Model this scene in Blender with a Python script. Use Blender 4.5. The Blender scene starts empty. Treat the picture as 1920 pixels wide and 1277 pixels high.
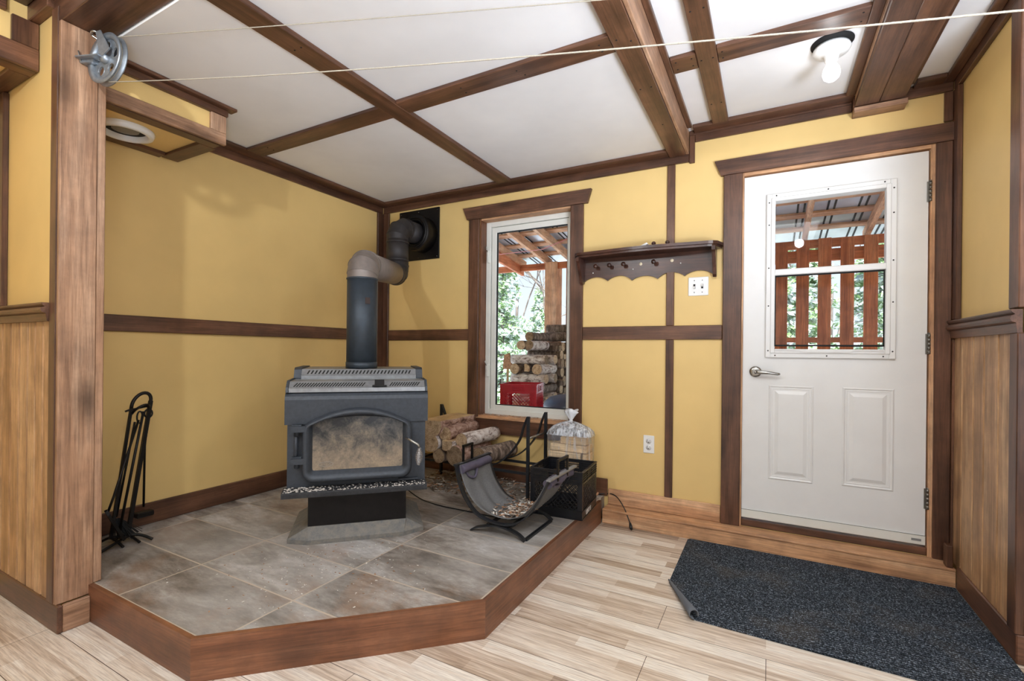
import bpy, math, random
from math import pi, sin, cos, radians as R, sqrt
from mathutils import Vector, Matrix, noise as mnoise

random.seed(7)
S = bpy.context.scene
COL = S.collection

# ------------------------------------------------------------------ camera
FPX, CY, ROLL, YAW = 889.14, 659.0, R(0.594), R(28.463)
cam_d = bpy.data.cameras.new('camera'); cam = bpy.data.objects.new('camera', cam_d); COL.objects.link(cam)
cam_d.sensor_width = 36; cam_d.lens = FPX * 36 / 1920
cam_d.shift_y = (CY - 638.5) / 1920
cam_d.clip_start = 0.02
M_cam = Matrix.Rotation(YAW, 4, 'Z') @ Matrix.Rotation(pi / 2, 4, 'X') @ Matrix.Rotation(ROLL, 4, 'Z')
cam.matrix_world = Matrix.Translation((0, 0, 1.12)) @ M_cam
S.camera = cam

# ------------------------------------------------------------------ view, world, lights
S.view_settings.view_transform = 'Standard'; S.view_settings.look = 'None'
S.view_settings.gamma = 1; S.view_settings.use_curve_mapping = False
S.view_settings.exposure = 0.38
S.cycles.max_bounces = 8; S.cycles.diffuse_bounces = 5
S.cycles.caustics_reflective = False; S.cycles.caustics_refractive = False
S.cycles.sample_clamp_indirect = 4.0
w = bpy.data.worlds.new('world'); S.world = w; w.use_nodes = True
nt = w.node_tree; nt.nodes.clear()
o_ = nt.nodes.new('ShaderNodeOutputWorld'); bg = nt.nodes.new('ShaderNodeBackground')
tc = nt.nodes.new('ShaderNodeTexCoord'); sp = nt.nodes.new('ShaderNodeSeparateXYZ'); rp = nt.nodes.new('ShaderNodeValToRGB')
nt.links.new(tc.outputs['Generated'], sp.inputs[0]); nt.links.new(sp.outputs['Z'], rp.inputs[0])
rp.color_ramp.elements[0].position = 0.0; rp.color_ramp.elements[0].color = (0.80, 0.87, 0.95, 1)
rp.color_ramp.elements[1].position = 0.6; rp.color_ramp.elements[1].color = (0.42, 0.62, 0.92, 1)
nt.links.new(rp.outputs[0], bg.inputs[0]); bg.inputs[1].default_value = 1.05
nt.links.new(bg.outputs[0], o_.inputs[0])

def lamp(name, loc, power, size=0.05, color=(1.0, 0.95, 0.88), kind='POINT', rot=None, sy=None):
    d = bpy.data.lights.new(name, kind); d.energy = power; d.color = color
    if kind == 'POINT': d.shadow_soft_size = size
    if kind == 'AREA':
        d.size = size
        if sy: d.shape = 'RECTANGLE'; d.size_y = sy
    if kind == 'SUN': d.angle = size
    o = bpy.data.objects.new(name, d); COL.objects.link(o); o.location = loc
    if rot: o.rotation_euler = rot
    return o
BC = (0.94, 0.97, 1.0)
lamp('room_bulb_a', (-1.47, -0.1, 2.40), 42, 0.03, BC)
lamp('room_bulb_b', (0.23, 1.37, 2.12), 15, 0.035, BC)
lamp('room_bulb_c', (1.62, -0.9, 2.42), 7, 0.04, BC)
lamp('room_bulb_d', (-0.55, -1.5, 2.44), 9, 0.04, BC)
lamp('entry_bulb', (0.232, 2.50, 2.36), 0.9, 0.03, BC)
lamp('ceiling_panel_light', (0.0, 0.1, 2.50), 22, 0.9, BC, 'AREA', (0, 0, 0))  # added soft fill pointing down to brighten the floor, no real fixture
lamp('rear_fill_light', (0.6, -3.3, 1.4), 14, 3.4, (0.86, 0.94, 1.04), 'AREA', (R(100), 0, 0), 1.8)  # added flat fill from behind the camera, no window is built there
lamp('side_fill_light', (3.8, -0.6, 1.5), 14, 2.4, (0.86, 0.94, 1.05), 'AREA', (R(95), 0, R(90)), 1.6)  # added fill from the right side, stands for no known window
fl_ = lamp('low_uplight_fill', (1.7, -0.9, 0.3), 48, 1.2, (0.82, 0.92, 1.08), 'AREA', (R(130), 0, R(36)), 1.2); fl_.data.spread = R(70)  # added upward fill to brighten the ceiling, not an actual lamp
lamp('sun', (0, -8, 12), 12.0, R(20), (1.0, 0.97, 0.92), 'SUN', (R(38), R(14), 0))

# ------------------------------------------------------------------ materials
MATS = {}
def newmat(name):
    m = bpy.data.materials.new(name); m.use_nodes = True; MATS[name] = m
    return m, m.node_tree, m.node_tree.nodes['Principled BSDF']
def N(nt, t, **kw):
    n = nt.nodes.new(t)
    for k, v in kw.items(): setattr(n, k, v)
    return n
def srgb(r, g, b):
    f = lambda c: ((c / 255 + .055) / 1.055) ** 2.4 if c / 255 > .04045 else c / 255 / 12.92
    return (f(r), f(g), f(b), 1)
def ramp(nt, stops):
    r = N(nt, 'ShaderNodeValToRGB'); e = r.color_ramp.elements
    while len(e) < len(stops): e.new(0.5)
    for i, (p, c) in enumerate(stops): e[i].position = p; e[i].color = c
    return r
def coords(nt, scale=(1, 1, 1), rnd=True, rot=(0, 0, 0)):
    tc = N(nt, 'ShaderNodeTexCoord'); mp = N(nt, 'ShaderNodeMapping')
    mp.inputs['Scale'].default_value = scale; mp.inputs['Rotation'].default_value = rot
    src = tc.outputs['Object']
    if rnd:
        oi = N(nt, 'ShaderNodeObjectInfo'); mu = N(nt, 'ShaderNodeMath', operation='MULTIPLY'); mu.inputs[1].default_value = 37.0
        nt.links.new(oi.outputs['Random'], mu.inputs[0])
        va = N(nt, 'ShaderNodeVectorMath', operation='ADD')
        nt.links.new(src, va.inputs[0]); nt.links.new(mu.outputs[0], va.inputs[1]); src = va.outputs[0]
    nt.links.new(src, mp.inputs['Vector'])
    return mp.outputs[0]
def noise(nt, vec, scale, detail=4, rough=.55, dist=0):
    n = N(nt, 'ShaderNodeTexNoise'); n.inputs['Scale'].default_value = scale; n.inputs['Detail'].default_value = detail
    n.inputs['Roughness'].default_value = rough; n.inputs['Distortion'].default_value = dist
    nt.links.new(vec, n.inputs['Vector']); return n.outputs[0]
def mixc(nt, fac, a, b, mode='MIX'):
    m = N(nt, 'ShaderNodeMix', data_type='RGBA', blend_type=mode)
    for s, v in ((m.inputs['Factor'], fac), (m.inputs['A'] if False else m.inputs[6], a), (m.inputs[7], b)):
        if hasattr(v, 'links') or hasattr(v, 'is_linked'): nt.links.new(v, s)
        else: s.default_value = v
    return m.outputs[2]
def bump(nt, bsdf, h, strength=.3, dist=.002):
    b = N(nt, 'ShaderNodeBump'); b.inputs['Strength'].default_value = strength; b.inputs['Distance'].default_value = dist
    nt.links.new(h, b.inputs['Height']); nt.links.new(b.outputs[0], bsdf.inputs['Normal'])
def plain(name, col, rough=.5, metal=0, bscale=0, var=0.0, spec=.5):
    m, nt, b = newmat(name)
    b.inputs['Roughness'].default_value = rough; b.inputs['Metallic'].default_value = metal
    b.inputs['Specular IOR Level'].default_value = spec
    v = coords(nt)
    n = noise(nt, v, bscale or 8, 4)
    c2 = tuple(min(1, c * (1 - var)) for c in col[:3]) + (1,); c3 = tuple(min(1, c * (1 + var)) for c in col[:3]) + (1,)
    r = ramp(nt, [(.3, c2), (.7, c3)]); nt.links.new(n, r.inputs[0]); nt.links.new(r.outputs[0], b.inputs['Base Color'])
    if bscale: bump(nt, b, n, .25, .001)
    return m
def wood(name, dark, mid, light, axis, rough=.42, knots=.5, grain=1.0):
    key = f'{name}_{axis}'
    if key in MATS: return MATS[key]
    m, nt, b = newmat(key)
    s = [7.0, 7.0, 7.0]; s['XYZ'.index(axis)] = 0.55
    v = coords(nt, s)
    n1 = noise(nt, v, 1.6 * grain, 6, .6, .6)
    s2 = [60.0, 60.0, 60.0]; s2['XYZ'.index(axis)] = 2.2
    v2 = coords(nt, s2); n2 = noise(nt, v2, 2.2 * grain, 4, .7, .3)
    s3 = [5.0, 5.0, 5.0]; s3['XYZ'.index(axis)] = 2.3
    v3 = coords(nt, s3)
    vo = N(nt, 'ShaderNodeTexVoronoi'); vo.inputs['Scale'].default_value = .75; nt.links.new(v3, vo.inputs['Vector'])
    kr = ramp(nt, [(0.05, (1, 1, 1, 1)), (.22, (0, 0, 0, 1))]); nt.links.new(vo.outputs['Distance'], kr.inputs[0])
    cr = ramp(nt, [(.3, dark), (.5, mid), (.72, light)]); nt.links.new(n1, cr.inputs[0])
    gr = ramp(nt, [(.34, (.50, .47, .45, 1)), (.58, (1.04, 1.04, 1.04, 1))]); nt.links.new(n2, gr.inputs[0])
    c = mixc(nt, .75, cr.outputs[0], gr.outputs[0], 'MULTIPLY')
    kf = N(nt, 'ShaderNodeMath', operation='MULTIPLY'); kf.inputs[1].default_value = knots; nt.links.new(kr.outputs[0], kf.inputs[0])
    dk = tuple(x * .25 for x in dark[:3]) + (1,)
    c = mixc(nt, kf.outputs[0], c, dk)
    bl = noise(nt, coords(nt, (5, 5, 5)), 1.6, 5, .6)
    br = ramp(nt, [(.36, (.66, .64, .64, 1)), (.62, (1.12, 1.1, 1.08, 1))]); nt.links.new(bl, br.inputs[0])
    c = mixc(nt, .7, c, br.outputs[0], 'MULTIPLY')
    nt.links.new(c, b.inputs['Base Color']); b.inputs['Roughness'].default_value = rough
    bump(nt, b, n2, .18, .0015)
    return m
DK = lambda a: wood('dark_stained_wood', srgb(66, 42, 30), srgb(98, 66, 48), srgb(126, 88, 66), a, .38, .6)
PO = lambda a: wood('post_wood', srgb(122, 88, 64), srgb(166, 128, 100), srgb(196, 162, 134), a, .5, .9)
WA = lambda a: wood('wainscot_wood', srgb(146, 110, 76), srgb(188, 148, 108), srgb(212, 178, 138), a, .45, .6)
CU = lambda a: wood('curb_wood', srgb(84, 50, 32), srgb(120, 76, 50), srgb(140, 94, 66), a, .4, .5)
ST = lambda a: wood('step_wood', srgb(158, 112, 78), srgb(206, 158, 116), srgb(228, 188, 148), a, .55, .6)
CE = lambda a: wood('cedar_wood', srgb(172, 98, 62), srgb(212, 130, 86), srgb(230, 160, 118), a, .7, .6)
RF = lambda a: wood('rafter_wood', srgb(190, 138, 100), srgb(226, 176, 138), srgb(242, 204, 170), a, .7, .6)
PN = lambda a: wood('pine_wood', srgb(200, 164, 116), srgb(226, 196, 150), srgb(240, 216, 176), a, .6, .4)
SH = lambda a: wood('shelf_wood', srgb(44, 26, 20), srgb(70, 42, 32), srgb(96, 60, 46), a, .3, .2)

def wallpaint(name, col):
    m, nt, b = newmat(name)
    n = noise(nt, coords(nt, (1, 1, 1), False), 1.3, 4, .6)
    r = ramp(nt, [(.35, tuple(c * .93 for c in col[:3]) + (1,)), (.65, tuple(min(1, c * 1.05) for c in col[:3]) + (1,))]); nt.links.new(n, r.inputs[0])
    nt.links.new(r.outputs[0], b.inputs['Base Color']); b.inputs['Roughness'].default_value = .55
    n2 = noise(nt, coords(nt, (90, 90, 300), False), 1, 2); bump(nt, b, n2, .12, .001)
    return m
M_yel = wallpaint('yellow_wall_paint', srgb(226, 193, 126))
M_ceil = wallpaint('off_white_ceiling_paint', srgb(232, 231, 230))
M_neutral = wallpaint('off_white_wall_paint', srgb(222, 222, 222))
M_white = plain('white_enamel', srgb(228, 228, 226), .35, 0, 0, .02)
M_vinyl = plain('white_vinyl', srgb(226, 226, 218), .4, 0, 0, .03)
M_plate = plain('white_plastic', srgb(238, 238, 236), .3)
M_slot = plain('black_slot', srgb(20, 20, 20), .8)
M_screw = plain('dark_screw_head', srgb(60, 58, 55), .4, .7)
M_cast = plain('grey_black_stove_paint', srgb(56, 61, 68), .52, .2, 60, .16)
M_pipe = plain('blue_black_stove_pipe', srgb(54, 62, 70), .5, .35, 30, .14)
M_elb = plain('heat_bleached_pipe', srgb(126, 116, 110), .5, .35, 25, .14)
M_rise = plain('soot_black_pipe', srgb(52, 48, 48), .55, .3, 30, .2)
M_black = plain('black_painted_steel', srgb(40, 42, 46), .45, .4, 20, .2)
M_iron = plain('black_wrought_iron', srgb(24, 21, 20), .45, .5, 30, .2)
M_galv = plain('dusty_galvanised_steel', srgb(150, 152, 154), .38, .65, 40, .14)
M_zinc = plain('zinc_casting', srgb(150, 158, 166), .42, .7, 50, .16)
M_nick = plain('satin_nickel', srgb(170, 168, 162), .25, .9)
M_chrome = plain('bright_spring_wire', srgb(210, 210, 210), .22, .9)
M_ash = plain('pale_ash', srgb(186, 180, 172), .95, 0, 40, .2)
M_hinge = plain('brushed_hinge_steel', srgb(120, 116, 108), .4, .8)
M_crate = plain('black_crate_plastic', srgb(18, 19, 24), .35, 0, 20, .15)
M_red = plain('red_crate_plastic', srgb(176, 20, 34), .4, 0, 10, .1)
M_rope = plain('beige_braided_rope', srgb(158, 150, 134), .85, 0, 400, .2)
M_cord = plain('black_rubber_cord', srgb(22, 22, 22), .5)
M_fab = plain('grey_canvas_lining', srgb(104, 104, 104), .9, 0, 120, .14)
M_cuff = plain('purple_grey_nylon', srgb(82, 76, 92), .7, 0, 40, .12)
M_rubber = plain('grey_rubber_backing', srgb(92, 96, 102), .7)
M_snow = plain('snow', srgb(236, 240, 246), .9, 0, 3, .04)
M_white_ink = plain('white_print', srgb(225, 225, 225), .6)
m, nt, b = newmat('cut_log_end'); oi = N(nt, 'ShaderNodeObjectInfo')
n1 = noise(nt, coords(nt, (1, 1, 1)), 34, 8, .75)
wv = N(nt, 'ShaderNodeTexWave'); wv.wave_type = 'RINGS'; wv.rings_direction = 'Y'; wv.inputs['Scale'].default_value = 22; wv.inputs['Distortion'].default_value = 2.5; nt.links.new(coords(nt, (1, 1, 1), False), wv.inputs['Vector'])
r = ramp(nt, [(.32, srgb(120, 92, 68)), (.48, srgb(194, 164, 128)), (.64, srgb(222, 196, 162))]); nt.links.new(n1, r.inputs[0])
r2 = ramp(nt, [(.0, (.72, .7, .68, 1)), (.6, (1, 1, 1, 1))]); nt.links.new(wv.outputs['Fac'], r2.inputs[0])
c = mixc(nt, .6, r.outputs[0], r2.outputs[0], 'MULTIPLY')
r3 = ramp(nt, [(.35, (.38, .36, .35, 1)), (.5, (1, 1, 1, 1))]); nt.links.new(oi.outputs['Random'], r3.inputs[0])
c = mixc(nt, .8, c, r3.outputs[0], 'MULTIPLY'); nt.links.new(c, b.inputs['Base Color']); b.inputs['Roughness'].default_value = .9; M_logend = m
M_shav = plain('wood_shavings', srgb(170, 128, 96), .9, 0, 60, .45)
M_flake = plain('white_flakes', srgb(222, 218, 210), .9)
M_putty = plain('cream_putty_plug', srgb(224, 208, 178), .7)
M_bin = plain('dark_blue_plastic', srgb(70, 78, 96), .4, 0, 10, .15)
M_deck = M_snow  # unseen deck whitened to bounce light up at the fence slats

m, nt, b = newmat('glowing_bulb'); b.inputs['Base Color'].default_value = (1, 1, 1, 1)
b.inputs['Emission Color'].default_value = (1, .97, .93, 1); b.inputs['Emission Strength'].default_value = 2.2; M_bulb = m

def thin_glass(name, tint=(1, 1, 1, 1), refl=.08):
    m, nt, b = newmat(name); nt.nodes.remove(b)
    out = nt.nodes['Material Output']; t = N(nt, 'ShaderNodeBsdfTransparent'); g = N(nt, 'ShaderNodeBsdfGlossy'); mx = N(nt, 'ShaderNodeMixShader')
    t.inputs[0].default_value = tint; g.inputs['Roughness'].default_value = .02
    lw = N(nt, 'ShaderNodeLayerWeight'); lw.inputs[0].default_value = .25
    mu = N(nt, 'ShaderNodeMath', operation='MULTIPLY_ADD'); mu.inputs[1].default_value = .12; mu.inputs[2].default_value = refl * .12
    nt.links.new(lw.outputs['Fresnel'], mu.inputs[0]); nt.links.new(mu.outputs[0], mx.inputs[0])
    nt.links.new(t.outputs[0], mx.inputs[1]); nt.links.new(g.outputs[0], mx.inputs[2]); nt.links.new(mx.outputs[0], out.inputs[0])
    return m
M_glass = thin_glass('window_glass', (.96, .97, .97, 1))
def film(name, lo, hi, p0, p1, sc):
    m, nt, b = newmat(name); out = nt.nodes['Material Output']
    t = N(nt, 'ShaderNodeBsdfTransparent'); mx = N(nt, 'ShaderNodeMixShader')
    b.inputs['Base Color'].default_value = srgb(228, 234, 242); b.inputs['Roughness'].default_value = .18
    n = noise(nt, coords(nt, sc), 1.4, 4, .6, .8)
    r = ramp(nt, [(p0, (lo, lo, lo, 1)), (p1, (hi, hi, hi, 1))]); nt.links.new(n, r.inputs[0])
    nt.links.new(r.outputs[0], mx.inputs[0]); nt.links.new(t.outputs[0], mx.inputs[1]); nt.links.new(b.outputs[0], mx.inputs[2]); nt.links.new(mx.outputs[0], out.inputs[0]); return m
M_bag = film('clear_plastic_film', .10, .5, .5, .72, (28, 28, 3)); M_bagtop = film('creased_plastic_film', .25, .85, .42, .6, (34, 34, 8))
m, nt, b = newmat('milky_plastic_knot'); b.inputs['Base Color'].default_value = srgb(228, 232, 238); b.inputs['Roughness'].default_value = .3; M_knot = m

# laminate floor: planks along X made of narrow strips
m, nt, b = newmat('laminate_planks'); v = coords(nt, (1, 1, 1), False)
def brick(nt, vec, wd, ht, off, mortar, c1=(0, 0, 0, 1), c2=(1, 1, 1, 1)):
    k = N(nt, 'ShaderNodeTexBrick'); k.offset = off; k.inputs['Scale'].default_value = 1
    k.inputs['Brick Width'].default_value = wd; k.inputs['Row Height'].default_value = ht; k.inputs['Mortar Size'].default_value = mortar
    k.inputs['Mortar Smooth'].default_value = .1
    k.inputs['Color1'].default_value = c1; k.inputs['Color2'].default_value = c2; k.inputs['Mortar'].default_value = (0, 0, 0, 1)
    nt.links.new(vec, k.inputs['Vector']); return k
k1 = brick(nt, v, .47, .066, .37, 0); k2 = brick(nt, v, 1.25, .198, .31, .0012)
gv = coords(nt, (1.2, 26, 1), False); g1 = noise(nt, gv, 2.0, 6, .65, .5)
gv2 = coords(nt, (4, 110, 1), False); g2 = noise(nt, gv2, 2.0, 3, .7)
ad = N(nt, 'ShaderNodeMath', operation='MULTIPLY_ADD'); ad.inputs[1].default_value = .46
nt.links.new(k1.outputs['Color'], ad.inputs[0]); nt.links.new(g1, ad.inputs[2])
sb = N(nt, 'ShaderNodeMath', operation='MULTIPLY_ADD'); sb.inputs[1].default_value = .14; nt.links.new(k2.outputs['Color'], sb.inputs[0]); nt.links.new(ad.outputs[0], sb.inputs[2])
cr = ramp(nt, [(.40, srgb(140, 120, 104)), (.6, srgb(186, 165, 144)), (.80, srgb(222, 207, 190)), (1.0, srgb(238, 230, 218))]); nt.links.new(sb.outputs[0], cr.inputs[0])
gr = ramp(nt, [(.35, (.60, .56, .53, 1)), (.58, (1.04, 1.04, 1.04, 1))]); nt.links.new(g2, gr.inputs[0])
c = mixc(nt, .75, cr.outputs[0], gr.outputs[0], 'MULTIPLY')
c = mixc(nt, k2.outputs['Fac'], c, srgb(70, 54, 44))
nt.links.new(c, b.inputs['Base Color']); b.inputs['Roughness'].default_value = .38; bump(nt, b, g2, .1, .0008); M_floor = m

# slate-look tiles: grid X = -2.24 + .61k, Y = .915 + .305k
m, nt, b = newmat('slate_tiles')
tc = N(nt, 'ShaderNodeTexCoord'); mp = N(nt, 'ShaderNodeMapping'); mp.inputs['Location'].default_value = (2.24 + 6.275, -.905 + 3.1, 0)
nt.links.new(tc.outputs['Object'], mp.inputs[0])
k = brick(nt, mp.outputs[0], .6275, .31, 0, .0038, (0.0, 0, 0, 1), (1, 1, 1, 1))
v = coords(nt, (1, 1, 1), False)
off = mixc(nt, .5, v, k.outputs['Color'], 'ADD')
sc_ = N(nt, 'ShaderNodeVectorMath', operation='MULTIPLY_ADD'); sc_.inputs[1].default_value = (5, 5, 5)
nt.links.new(k.outputs['Color'], sc_.inputs[0]); nt.links.new(v, sc_.inputs[2])
st = N(nt, 'ShaderNodeMapping'); st.inputs['Scale'].default_value = (.8, 2.0, 1); st.inputs['Rotation'].default_value = (0, 0, .5); nt.links.new(sc_.outputs[0], st.inputs[0])
n1 = noise(nt, st.outputs[0], 3.2, 10, .68, .3); n2 = noise(nt, sc_.outputs[0], 2.6, 9, .68, .4); n3 = noise(nt, v, 1.1, 4, .55)
n4 = noise(nt, st.outputs[0], 26, 8, .75, .2)
cr = ramp(nt, [(.34, srgb(92, 82, 74)), (.45, srgb(142, 134, 126)), (.55, srgb(172, 166, 160)), (.66, srgb(200, 198, 196))]); nt.links.new(n1, cr.inputs[0])
f4 = ramp(nt, [(.36, (.66, .65, .64, 1)), (.62, (1.12, 1.12, 1.12, 1))]); nt.links.new(n4, f4.inputs[0])
c = mixc(nt, .75, cr.outputs[0], f4.outputs[0], 'MULTIPLY')
rr = ramp(nt, [(.52, (0, 0, 0, 1)), (.68, (1, 1, 1, 1))]); nt.links.new(n2, rr.inputs[0])
rm = N(nt, 'ShaderNodeMath', operation='MULTIPLY'); rm.inputs[1].default_value = .7; nt.links.new(rr.outputs[0], rm.inputs[0])
c = mixc(nt, rm.outputs[0], c, srgb(146, 112, 84))
tv = ramp(nt, [(.0, (.62, .58, .55, 1)), (.35, (1, 1, 1, 1)), (1.0, (1.08, 1.08, 1.08, 1))]); nt.links.new(k.outputs['Color'], tv.inputs[0])
c = mixc(nt, .85, c, tv.outputs[0], 'MULTIPLY')
dr = ramp(nt, [(.44, (0, 0, 0, 1)), (.62, (1, 1, 1, 1))]); nt.links.new(n3, dr.inputs[0])
dm = N(nt, 'ShaderNodeMath', operation='MULTIPLY'); dm.inputs[1].default_value = .35; nt.links.new(dr.outputs[0], dm.inputs[0])
c = mixc(nt, dm.outputs[0], c, srgb(176, 174, 170))
gf = N(nt, 'ShaderNodeMath', operation='MULTIPLY'); gf.inputs[1].default_value = .8; nt.links.new(k.outputs['Fac'], gf.inputs[0])
c = mixc(nt, gf.outputs[0], c, srgb(196, 180, 160))
nt.links.new(c, b.inputs['Base Color']); b.inputs['Roughness'].default_value = .5; bump(nt, b, n1, .25, .003); M_tile = m

# ribbed mat
m, nt, b = newmat('ribbed_mat_carpet')
v = coords(nt, (1, 1, 1), False)
wv = N(nt, 'ShaderNodeTexWave'); wv.bands_direction = 'Y'; wv.inputs['Scale'].default_value = 21; wv.inputs['Distortion'].default_value = .6; wv.inputs['Detail Scale'].default_value = 4; nt.links.new(v, wv.inputs['Vector'])
n1 = noise(nt, v, 190, 2, .8); n2 = noise(nt, v, 3.5, 3)
cr = ramp(nt, [(.36, srgb(14, 16, 19)), (.5, srgb(44, 50, 58)), (.6, srgb(96, 106, 118)), (.7, srgb(176, 184, 192))]); nt.links.new(n1, cr.inputs[0])
rb = ramp(nt, [(.1, (.25, .25, .25, 1)), (.6, (1, 1, 1, 1))]); nt.links.new(wv.outputs['Fac'], rb.inputs[0])
c = mixc(nt, .8, cr.outputs[0], rb.outputs[0], 'MULTIPLY')
du = ramp(nt, [(.52, (0, 0, 0, 1)), (.72, (.3, .3, .3, 1))]); nt.links.new(n2, du.inputs[0])
c = mixc(nt, du.outputs[0], c, srgb(98, 88, 74))
nt.links.new(c, b.inputs['Base Color']); b.inputs['Roughness'].default_value = .95; b.inputs['Specular IOR Level'].default_value = .15
bump(nt, b, wv.outputs['Fac'], .5, .003); M_mat = m

# sooty stove glass
m, nt, b = newmat('sooty_ceramic_glass'); v = coords(nt, (1, 1, 1), False)
n1 = noise(nt, v, 13, 10, .75, .3); n2 = noise(nt, v, 90, 4, .85)
tc = N(nt, 'ShaderNodeTexCoord'); sx = N(nt, 'ShaderNodeSeparateXYZ'); nt.links.new(tc.outputs['Object'], sx.inputs[0])
mr = N(nt, 'ShaderNodeMapRange'); mr.inputs[1].default_value = .37; mr.inputs[2].default_value = .64; mr.inputs[3].default_value = .18; mr.inputs[4].default_value = -.16
nt.links.new(sx.outputs['Z'], mr.inputs[0])
a1 = N(nt, 'ShaderNodeMath', operation='ADD'); nt.links.new(n1, a1.inputs[0]); nt.links.new(mr.outputs[0], a1.inputs[1])
cr = ramp(nt, [(.32, srgb(34, 36, 40)), (.45, srgb(84, 80, 74)), (.57, srgb(124, 112, 98)), (.75, srgb(158, 140, 118))]); nt.links.new(a1.outputs[0], cr.inputs[0])
g = ramp(nt, [(.35, (.75, .75, .75, 1)), (.7, (1.15, 1.15, 1.15, 1))]); nt.links.new(n2, g.inputs[0])
c = mixc(nt, .8, cr.outputs[0], g.outputs[0], 'MULTIPLY'); nt.links.new(c, b.inputs['Base Color']); b.inputs['Roughness'].default_value = .28; M_soot = m

# dusty pedestal
def dusty(name, base, dust, lo, hi):
    m, nt, b = newmat(name); n1 = noise(nt, coords(nt), 24, 8, .8)
    r = ramp(nt, [(lo, base), (hi, dust)]); nt.links.new(n1, r.inputs[0]); nt.links.new(r.outputs[0], b.inputs['Base Color'])
    b.inputs['Roughness'].default_value = .7; return m
M_base = dusty('dusty_base_steel', srgb(84, 88, 92), srgb(124, 118, 108), .3, .6)
M_ledge = dusty('ash_flecked_ledge', srgb(30, 31, 34), srgb(62, 62, 64), .45, .75)
# barks
def bark(name, a, c_, e, sc=(30, 30, 6)):
    m, nt, b = newmat(name); v = coords(nt, sc); n1 = noise(nt, v, 1, 6, .7, .6)
    r = ramp(nt, [(.36, a), (.5, c_), (.66, e)]); nt.links.new(n1, r.inputs[0]); nt.links.new(r.outputs[0], b.inputs['Base Color'])
    b.inputs['Roughness'].default_value = .9; bump(nt, b, n1, .6, .006); return m
M_birch = bark('white_birch_bark', srgb(104, 80, 68), srgb(212, 198, 188), srgb(238, 234, 228), (14, 14, 26))
M_birch2 = bark('pinkish_birch_bark', srgb(84, 56, 46), srgb(160, 124, 106), srgb(204, 178, 162), (14, 14, 26))
M_bark = bark('rough_brown_bark', srgb(60, 48, 40), srgb(116, 98, 84), srgb(170, 152, 138))
M_trunk = bark('grey_tree_bark', srgb(70, 62, 56), srgb(110, 100, 92), srgb(150, 142, 136), (8, 8, 2))
m, nt, b = newmat('snowy_cedar_foliage'); v = coords(nt, (1, 1, 1)); n1 = noise(nt, v, 3.2, 6, .75)
r = ramp(nt, [(.34, srgb(84, 116, 66)), (.48, srgb(140, 170, 116)), (.53, srgb(220, 230, 228)), (.7, srgb(240, 244, 248))]); nt.links.new(n1, r.inputs[0]); nt.links.new(r.outputs[0], b.inputs['Base Color']); b.inputs['Roughness'].default_value = .9
M_leaf = m
# corrugated roof steel, underside
m, nt, b = newmat('grey_roof_steel'); v = coords(nt, (1, 1, 1), False); n1 = noise(nt, v, 3, 4)
r = ramp(nt, [(.3, srgb(168, 176, 188)), (.7, srgb(214, 220, 230))]); nt.links.new(n1, r.inputs[0]); nt.links.new(r.outputs[0], b.inputs['Base Color']); b.inputs['Roughness'].default_value = .35; b.inputs['Metallic'].default_value = .5; M_roof = m

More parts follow.
